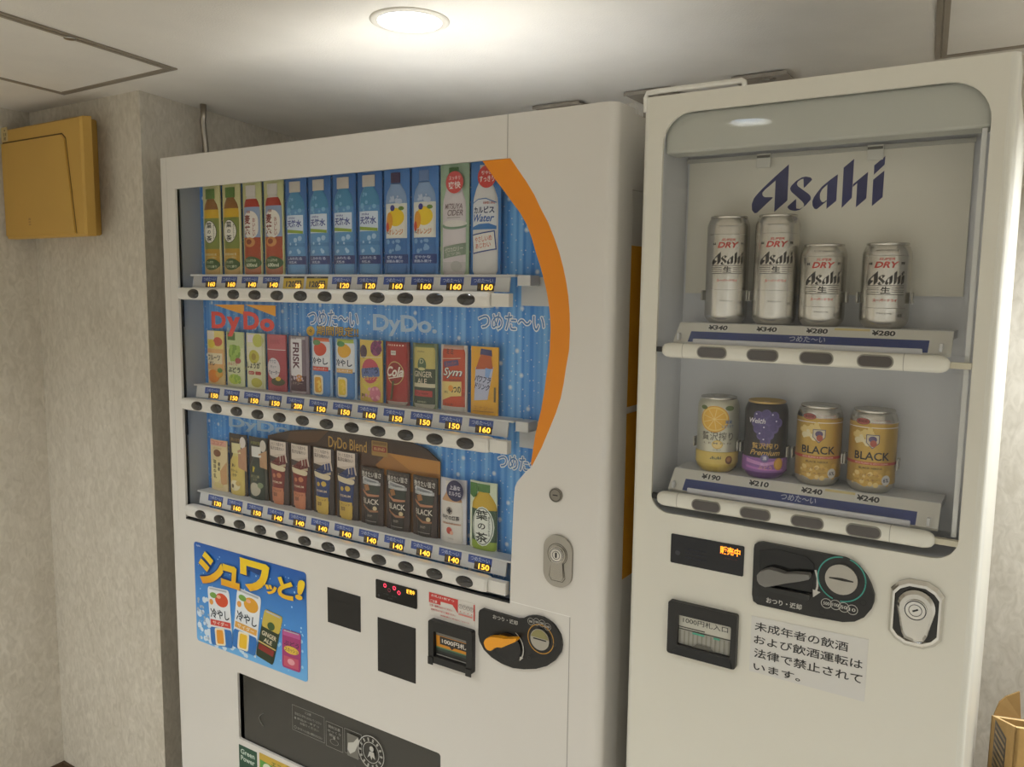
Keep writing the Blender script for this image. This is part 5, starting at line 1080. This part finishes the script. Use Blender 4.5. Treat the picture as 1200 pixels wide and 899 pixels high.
for p, q in zip(pr_, pr_[1:]): a.a(LN(*p, *q, .0028), '#c9c6be')
ex, ez = AC([(655, 303)], Yc)[0]; a.a(P([(ex - .003, ez - .006), (ex + .007, ez + .004), (ex - .004, ez + .006)]), '#c9c6be')
a.build('arrow_print', flat(Yc), cu); a = Art()
for q in ((683, 378), (852, 340)): x, z = AC([q], Yc)[0]; single('screw_cover', RING(x, z, .0048, .0034), '#0a0a0a', flat(Yc), cu)

# notice
nt_ = plate('notice_sticker', [Q(881, 721.5, YA), Q(1018, 749.5, YA), Q(1013, 822.5, YA), Q(878, 786, YA)], [], YA - .0006, YA - .0001, mat('#d6d3cd', .3), BM)
a = Art(); INK = '#2b2927'
NQ = lambda x, y: (770 + x / 3.529, 610 + y / 3.529)
for s, p0, p1 in (('未成年者の飲酒', (405, 420), (790, 540)), ('および飲酒運転は', (402, 475), (850, 612)), ('法律で禁止されて', (402, 530), (848, 672)), ('います。', (400, 588), (592, 664))):
    A_, B_ = Q(*NQ(*p0), YA), Q(*NQ(*p1), YA)
    a.a(T(s, (A_[0] + B_[0]) / 2, (A_[1] + B_[1]) / 2, B_[0] - A_[0], (.0118 if s == 'います。' else .0148), bold=.012), INK)
a.build('notice_lettering', flat(YA - .0006), nt_)
# chrome handle lock
hx0, hx1, hz0, hz1 = -.146, -.079, 1.043, 1.141
hx, hzm = (hx0 + hx1) / 2, (hz0 + hz1) / 2
oc = [(hx0, hz0 + .018), (hx0 + .008, hz0 + .008), (hx - .012, hz0 + .001), (hx + .012, hz0 + .001), (hx1 - .008, hz0 + .008), (hx1, hz0 + .018), (hx1, hz1 - .018), (hx1 - .008, hz1 - .008), (hx + .012, hz1 - .001), (hx - .012, hz1 - .001), (hx0 + .008, hz1 - .008), (hx0, hz1 - .018)]
def tiered(name, loops, m, parent):     # stacked outlines with sloping flanks
    n = len(loops[0][0]); vs, fs = [], []
    for pts, y in loops: vs += [(x, y, z) for x, z in pts]
    for j in range(len(loops) - 1):
        for k in range(n): fs.append((j * n + k, j * n + (k + 1) % n, (j + 1) * n + (k + 1) % n, (j + 1) * n + k))
    fs.append(tuple(range((len(loops) - 1) * n, len(loops) * n)))
    return mesh(name, vs, fs, m, parent)
scl = lambda pts, s, cx, cz: [(cx + (x - cx) * s, cz + (z - cz) * s) for x, z in pts]
hl = tiered('handle_lock', [(oc, YA - .0001), (oc, YA - .004), (scl(oc, .9, hx, hzm), YA - .009), (scl(oc, .82, hx, hzm), YA - .009), (scl(oc, .76, hx, hzm), YA - .004)], CHROME, BM)
plate('handle_recess', scl(oc, .80, hx, hzm), [], YA - .0062, YA - .0041, mat('#1d1c1b', .15), hl)  # plate blackened to stand in for dark reflections around the handle
dr = [(hx + .0238 * cos(radians(t)), hz1 - .038 + .0245 * sin(radians(t))) for t in range(-10, 191, 12)] + [(hx - .016, hz0 + .022), (hx - .012, hz0 + .014), (hx, hz0 + .011), (hx + .012, hz0 + .014), (hx + .016, hz0 + .022)]
hd = tiered('handle', [(dr, YA - .0064), (dr, YA - .010), (scl(dr, .86, hx, hzm), YA - .0135)], mat('#c9c7c2', .12, 1.0), hl)
vs, fs = plate_geo(circ(hx, hz1 - .040, .0145, None, 28), [], YA - .0165, YA - .0136); lk = mesh('lock_cylinder', vs, fs, CHROME, hl)
a = Art(); kz = hz1 - .040; a.a(RING(hx, kz, .0138, .0124), '#3a3835').a(RING(hx, kz, .0085, .0076), '#55524e').a(RR(hx, kz, .0075, .0022, .5), '#0d0c0b'); a.build('keyhole', flat(YA - .0165), hl)

# ------------------------------------------------------------------ beer cans
def can(px, py, row, H, name, label, bands, paint, lid=SILVER, rr=.033, group='cans in the beer machine', clips=(-1, 1)):
    zt_ = ROWS[row][0]; yc = YA + .0742; x = Q(px, py, yc - .02)[0]
    x, _ = Q(px, py, yc)
    t = thing(name, label, 'can', (x, yc, zt_)); t['group'] = group
    t.rotation_euler = (0, 0, math.atan2(-x, yc))
    hs = H - .0135                       # top of the straight wall
    prof = [(rr * .74, .0004), (rr * .80, .0022), (rr * .93, .007), (rr * .985, .011), (rr, .015)] + [(rr, z) for z in sorted(b[0] for b in bands if .015 < b[0] < hs - .004)] + [(rr, hs - .004), (rr * .985, hs), (rr * .90, H - .0055), (rr * .845, H - .0035)]
    vs, fs = lathe_geo(prof, 40, cap=False); n = 40; fm = []; ms = []
    for j in range(len(prof) - 1):
        zm = (prof[j][1] + prof[j + 1][1]) / 2; m_ = SILVER
        for z0, z1, mm in bands:
            if z0 <= zm <= z1: m_ = mm
        if m_ not in ms: ms.append(m_)
        fm += [ms.index(m_)] * n
    fs.append(tuple(range(n - 1, -1, -1))); fm.append(ms.index(ms[0]))
    mesh('can_body', vs, fs, ms, t, fm, smooth=True, wparent=False)
    vs, fs = lathe_geo([(rr * .845, H - .0035), (rr * .87, H - .0022), (rr * .87, H - .0008), (rr * .85, H), (rr * .82, H - .0004), (rr * .80, H - .005), (0.0, H - .005)], 40, cap=False)
    ld = mesh('lid', vs, fs, lid, t, smooth=True, wparent=False)
    mesh('pull_tab', [(xx, yy, H - .0048 + zz) for zz in (0, .0012) for xx, yy in circ(0, -.004, .0075, .012, 16)], [tuple(range(15, -1, -1)), tuple(range(16, 32))] + [(k, (k + 1) % 16, 16 + (k + 1) % 16, 16 + k) for k in range(16)], lid, ld, wparent=False)
    a = Art(.00003); paint(a, H)
    R_ = lambda v: rr if v <= hs else rr + (rr * .90 - rr) * (v - hs) / (H - .0055 - hs)
    a.build('can_print', lambda u, v, h: ((R_(v) + h) * sin(u / rr), -(R_(v) + h) * cos(u / rr), v), t, step=.003, base=.0003, wparent=False)
    for s in clips:                      # clear clip of the shelf that holds the can
        xa, xb = sorted((x + s * (rr + .0022), x + s * (rr + .0046))); box('can_clip', xa, xb, yc - .012, yc + .006, zt_ + .036, zt_ + .052, CLIPM, BM, .0006)
    return t
CLIPM = mat('#a8a499', .25)
RED = '#b8423a'; INKB = '#2c2a28'; SGREY = mat('#7d7b76', .35, .6)
def paint_dry(a, H):
    k = H / .168 if H > .15 else None
    if H > .15: z = dict(top=.152, ln=.139, sup=.1305, dry=.1225, asa=.102, b0=.078, nama=.0845, ka=.0675, ln2=.053, sm=.036)
    else: z = dict(top=.111, ln=.1035, sup=.0985, dry=.0905, asa=.072, b0=.0485, nama=.0548, ka=.0405, ln2=.0295, sm=.022)
    a.a(LN(-.034, z['ln'], .034, z['ln'], .0006), '#8a8781').a(T('SUPER', 0, z['sup'], .021, .0038, shear=.3), RED).a(T('DRY', 0, z['dry'], .033, .0088, shear=.25, bold=.03), RED).a(T('“', -.0225, z['dry'] + .002, .005, .004), INKB).a(T('”', .0225, z['dry'] + .002, .005, .004), INKB)
    a.a(logo(0, z['asa'], .051, .0205), INKB)
    for k in range(5): a.a(RC(-.026, -.0085, z['b0'] + k * .0031, z['b0'] + k * .0031 + .0008), '#4a4845').a(RC(.0085, .026, z['b0'] + k * .0031, z['b0'] + k * .0031 + .0008), '#4a4845')
    a.a(RC(-.026, .026, z['b0'] - .0001, z['b0'] + .0006), '#4a4845').a(RC(-.026, .026, z['b0'] + .0124, z['b0'] + .0131), '#4a4845').a(T('生', 0, z['nama'], .0125, .0095, bold=.02), INKB).a(T('スーパードライ', 0, z['ka'], .032, .0042, bold=.015), RED)
    a.a(LN(-.03, z['ln2'], .03, z['ln2'], .0005), '#8f8c86').a(T('アサヒビール', 0, z['sm'], .02, .0025), '#55524e').a(T('お酒', .022, z['sm'] - .003, .007, .005), '#55524e').a(T('ALC.5%  KARAKUCHI', 0, z['top'], .03, .0022), '#6e6b66')
can(852, 320, 0, .168, 'beer_can', 'tall silver beer can at the left end of the upper shelf', [], paint_dry, group='silver beer cans')
can(909, 320, 0, .168, 'beer_can', 'tall silver beer can beside the short silver cans', [], paint_dry, group='silver beer cans', clips=(-1,))
can(964, 330, 0, .122, 'beer_can', 'short silver beer can beside the tall cans', [], paint_dry, group='silver beer cans', clips=(1,))
can(1038, 330, 0, .122, 'beer_can', 'short silver beer can at the right end of the upper shelf', [], paint_dry, group='silver beer cans')
def paint_lemon(a, H):
    a.a(EL(-.006, .088, .0235, .0215, 30), '#d9a23c').a(EL(-.006, .088, .0215, .0195, 30), '#e8c766').a(EL(-.006, .088, .019, .0172, 30), '#e0ad3a')
    for k in range(9): t = 2 * pi * k / 9; a.a(LN(-.006, .088, -.006 + .0185 * cos(t), .088 + .0168 * sin(t), .0009), '#edd283')
    a.a(EL(-.024, .106, .006, .0035), '#5d6b34').a(EL(.018, .106, .0075, .004), '#5d6b34').a(T('果実', .017, .084, .012, .006), '#5a6f9a').a(T('しぼりたて', .016, .077, .02, .005), '#5a6f9a')
    a.a(T('贅沢搾り', 0, .0605, .051, .014, bold=.004), '#5d564c').a(EL(0, .047, .0085, .007), '#d3b04e').a(EL(0, .047, .007, .0057), '#e2ca86').a(T('L E M O N', 0, .049, .044, .003), '#8a8272').a(T('レモン', 0, .0385, .012, .003), '#8a8272')
    a.a(RC(-.05, .05, .0148, .0335), '#d6bb62').a(RC(-.05, .05, .0335, .0348), '#c7a950').a(logo(-.002, .0255, .017, .006), '#2f4a44').a(EL(.0195, .022, .0062, .0068), '#7a4e2a').a(EL(.0195, .023, .004), '#b07a44')
can(841, 510, 1, .122, 'lemon_sour_can', 'pale can with a lemon slice at the left end of the lower shelf', [(0.015, .2, mat('#c9c6b2', .3, .5)), (0, .0351, mat('#cdb256', .3, .45))], paint_lemon, group='lower shelf cans')
def paint_grape(a, H):
    gp_ = [(-.012, .10), (.0, .103), (.012, .10), (-.016, .09), (-.004, .091), (.008, .092), (.018, .09), (-.012, .08), (.0, .08), (.012, .081), (-.006, .07), (.005, .071), (0, .061)]
    for x, y in gp_: a.a(EL(x, y, .0078), '#5f5288')
    for x, y in gp_: a.a(EL(x - .0015, y + .0015, .0058), '#4d4178')
    for x, y in gp_[::2]: a.a(EL(x - .003, y + .003, .0013), '#c9c2dc')
    a.a(T('Welch', -.014, .0925, .026, .008, shear=.2, bold=.02), '#d9d4dc').a(T('贅沢搾り', 0, .0535, .04, .0095, bold=.01), '#c9a254').a(T('Premium', 0, .043, .046, .0085, shear=.35, bold=.01), '#cba458').a(RC(-.06, .06, .012, .0345), '#8a5aa0')
    a.a(P([(-.03, .032), (.0, .027), (.03, .034), (.03, .029), (0, .022), (-.03, .026)]), '#c08ac0').a(P([(-.03, .021), (0, .018), (.03, .017), (.03, .0145), (0, .015), (-.03, .017)]), '#b070b8').a(EL(0, .0345, .0062, .0062), '#6a6390').a(T('濃', 0, .0345, .006, .006), '#d6d0e0').a(T('果汁', 0, .0245, .012, .004), '#d8b0dc').a(T('ぶどう', .001, .0195, .02, .006), '#d89a88').a(EL(.0215, .0255, .0078, .0098), '#c08c3a').a(EL(.0215, .0255, .006, .0078), '#d4a24a')
GOLDM = mat('#c4a668', .28, .9)
can(897, 515, 1, .122, 'grape_sour_can', 'black and purple can with grapes and a gold lid', [(0.015, .2, mat('#2a2528', .28, .3)), (0, .015, mat('#6a3f80', .3, .4))], paint_grape, lid=GOLDM, group='lower shelf cans')
def paint_black(a, H):
    a.a(RC(-.06, .06, .0975, .0985), '#e6e0da').a(EL(-.0155, .1065, .0105, .0048), '#4a2a24').a(EL(-.0155, .1065, .0098, .0042), '#b05a50').a(T('新発売', -.0155, .1065, .014, .0045), '#5c2a26').a(T('NIKKA WHISKY HIGHBALL', .012, .1045, .03, .0022), '#b8908a').a(T('アルコール7%', .012, .1085, .024, .0022), '#b8908a')
    a.a(BLOBS(16, -.028, .0, .078, .095, .002, .006, 61), '#d9c07a').a(BLOBS(10, -.026, -.005, .073, .085, .002, .005, 62), '#dccfa6')
    s_ = [(-.009, .088), (.009, .088), (.009, .076), (.0, .067), (-.009, .076)]; a.a(P(s_), '#4a4a68').a(P(scl(s_, .88, 0, .079)), '#c9bca0').a(EL(0, .081, .0055, .0048), '#5a4a70').a(EL(.001, .075, .0045, .005), '#a8503c')
    a.a(T('BLACK', 0, .0565, .050, .012, bold=.015), '#1d1b19').a(RC(-.06, .06, .0435, .0475), '#b8503a').a(T('RICH BLEND & SPICY CLEAR', 0, .0455, .046, .0022), '#e0c0a8').a(T('BLACK NIKKA', -.001, .0385, .032, .003), '#4a3a1c')
    a.a(BLOBS(22, -.026, .026, .014, .034, .0015, .005, 63), '#caa24a').a(BLOBS(10, -.026, .01, .014, .034, .0015, .004, 64), '#dcc27c').a(T('ハイボール', -.002, .0285, .026, .0045), '#8a5a2c').a(T('ウイスキー', -.004, .021, .034, .003), '#8a5a2c').a(EL(.0215, .0215, .0068, .0075), '#c9c6c0').a(T('6%', .0215, .0215, .0085, .006, bold=.02), '#4a4856')
hb = [(.015, .0975, mat('#bb9848', .3, .45)), (0, .015, mat('#b9b4a8', .3, .8))]
can(959, 525, 1, .122, 'highball_can', 'gold highball can beside the black and purple can', hb, paint_black, group='lower shelf cans')
can(1022, 530, 1, .122, 'highball_can', 'gold highball can at the right end of the lower shelf', hb, paint_black, group='lower shelf cans')
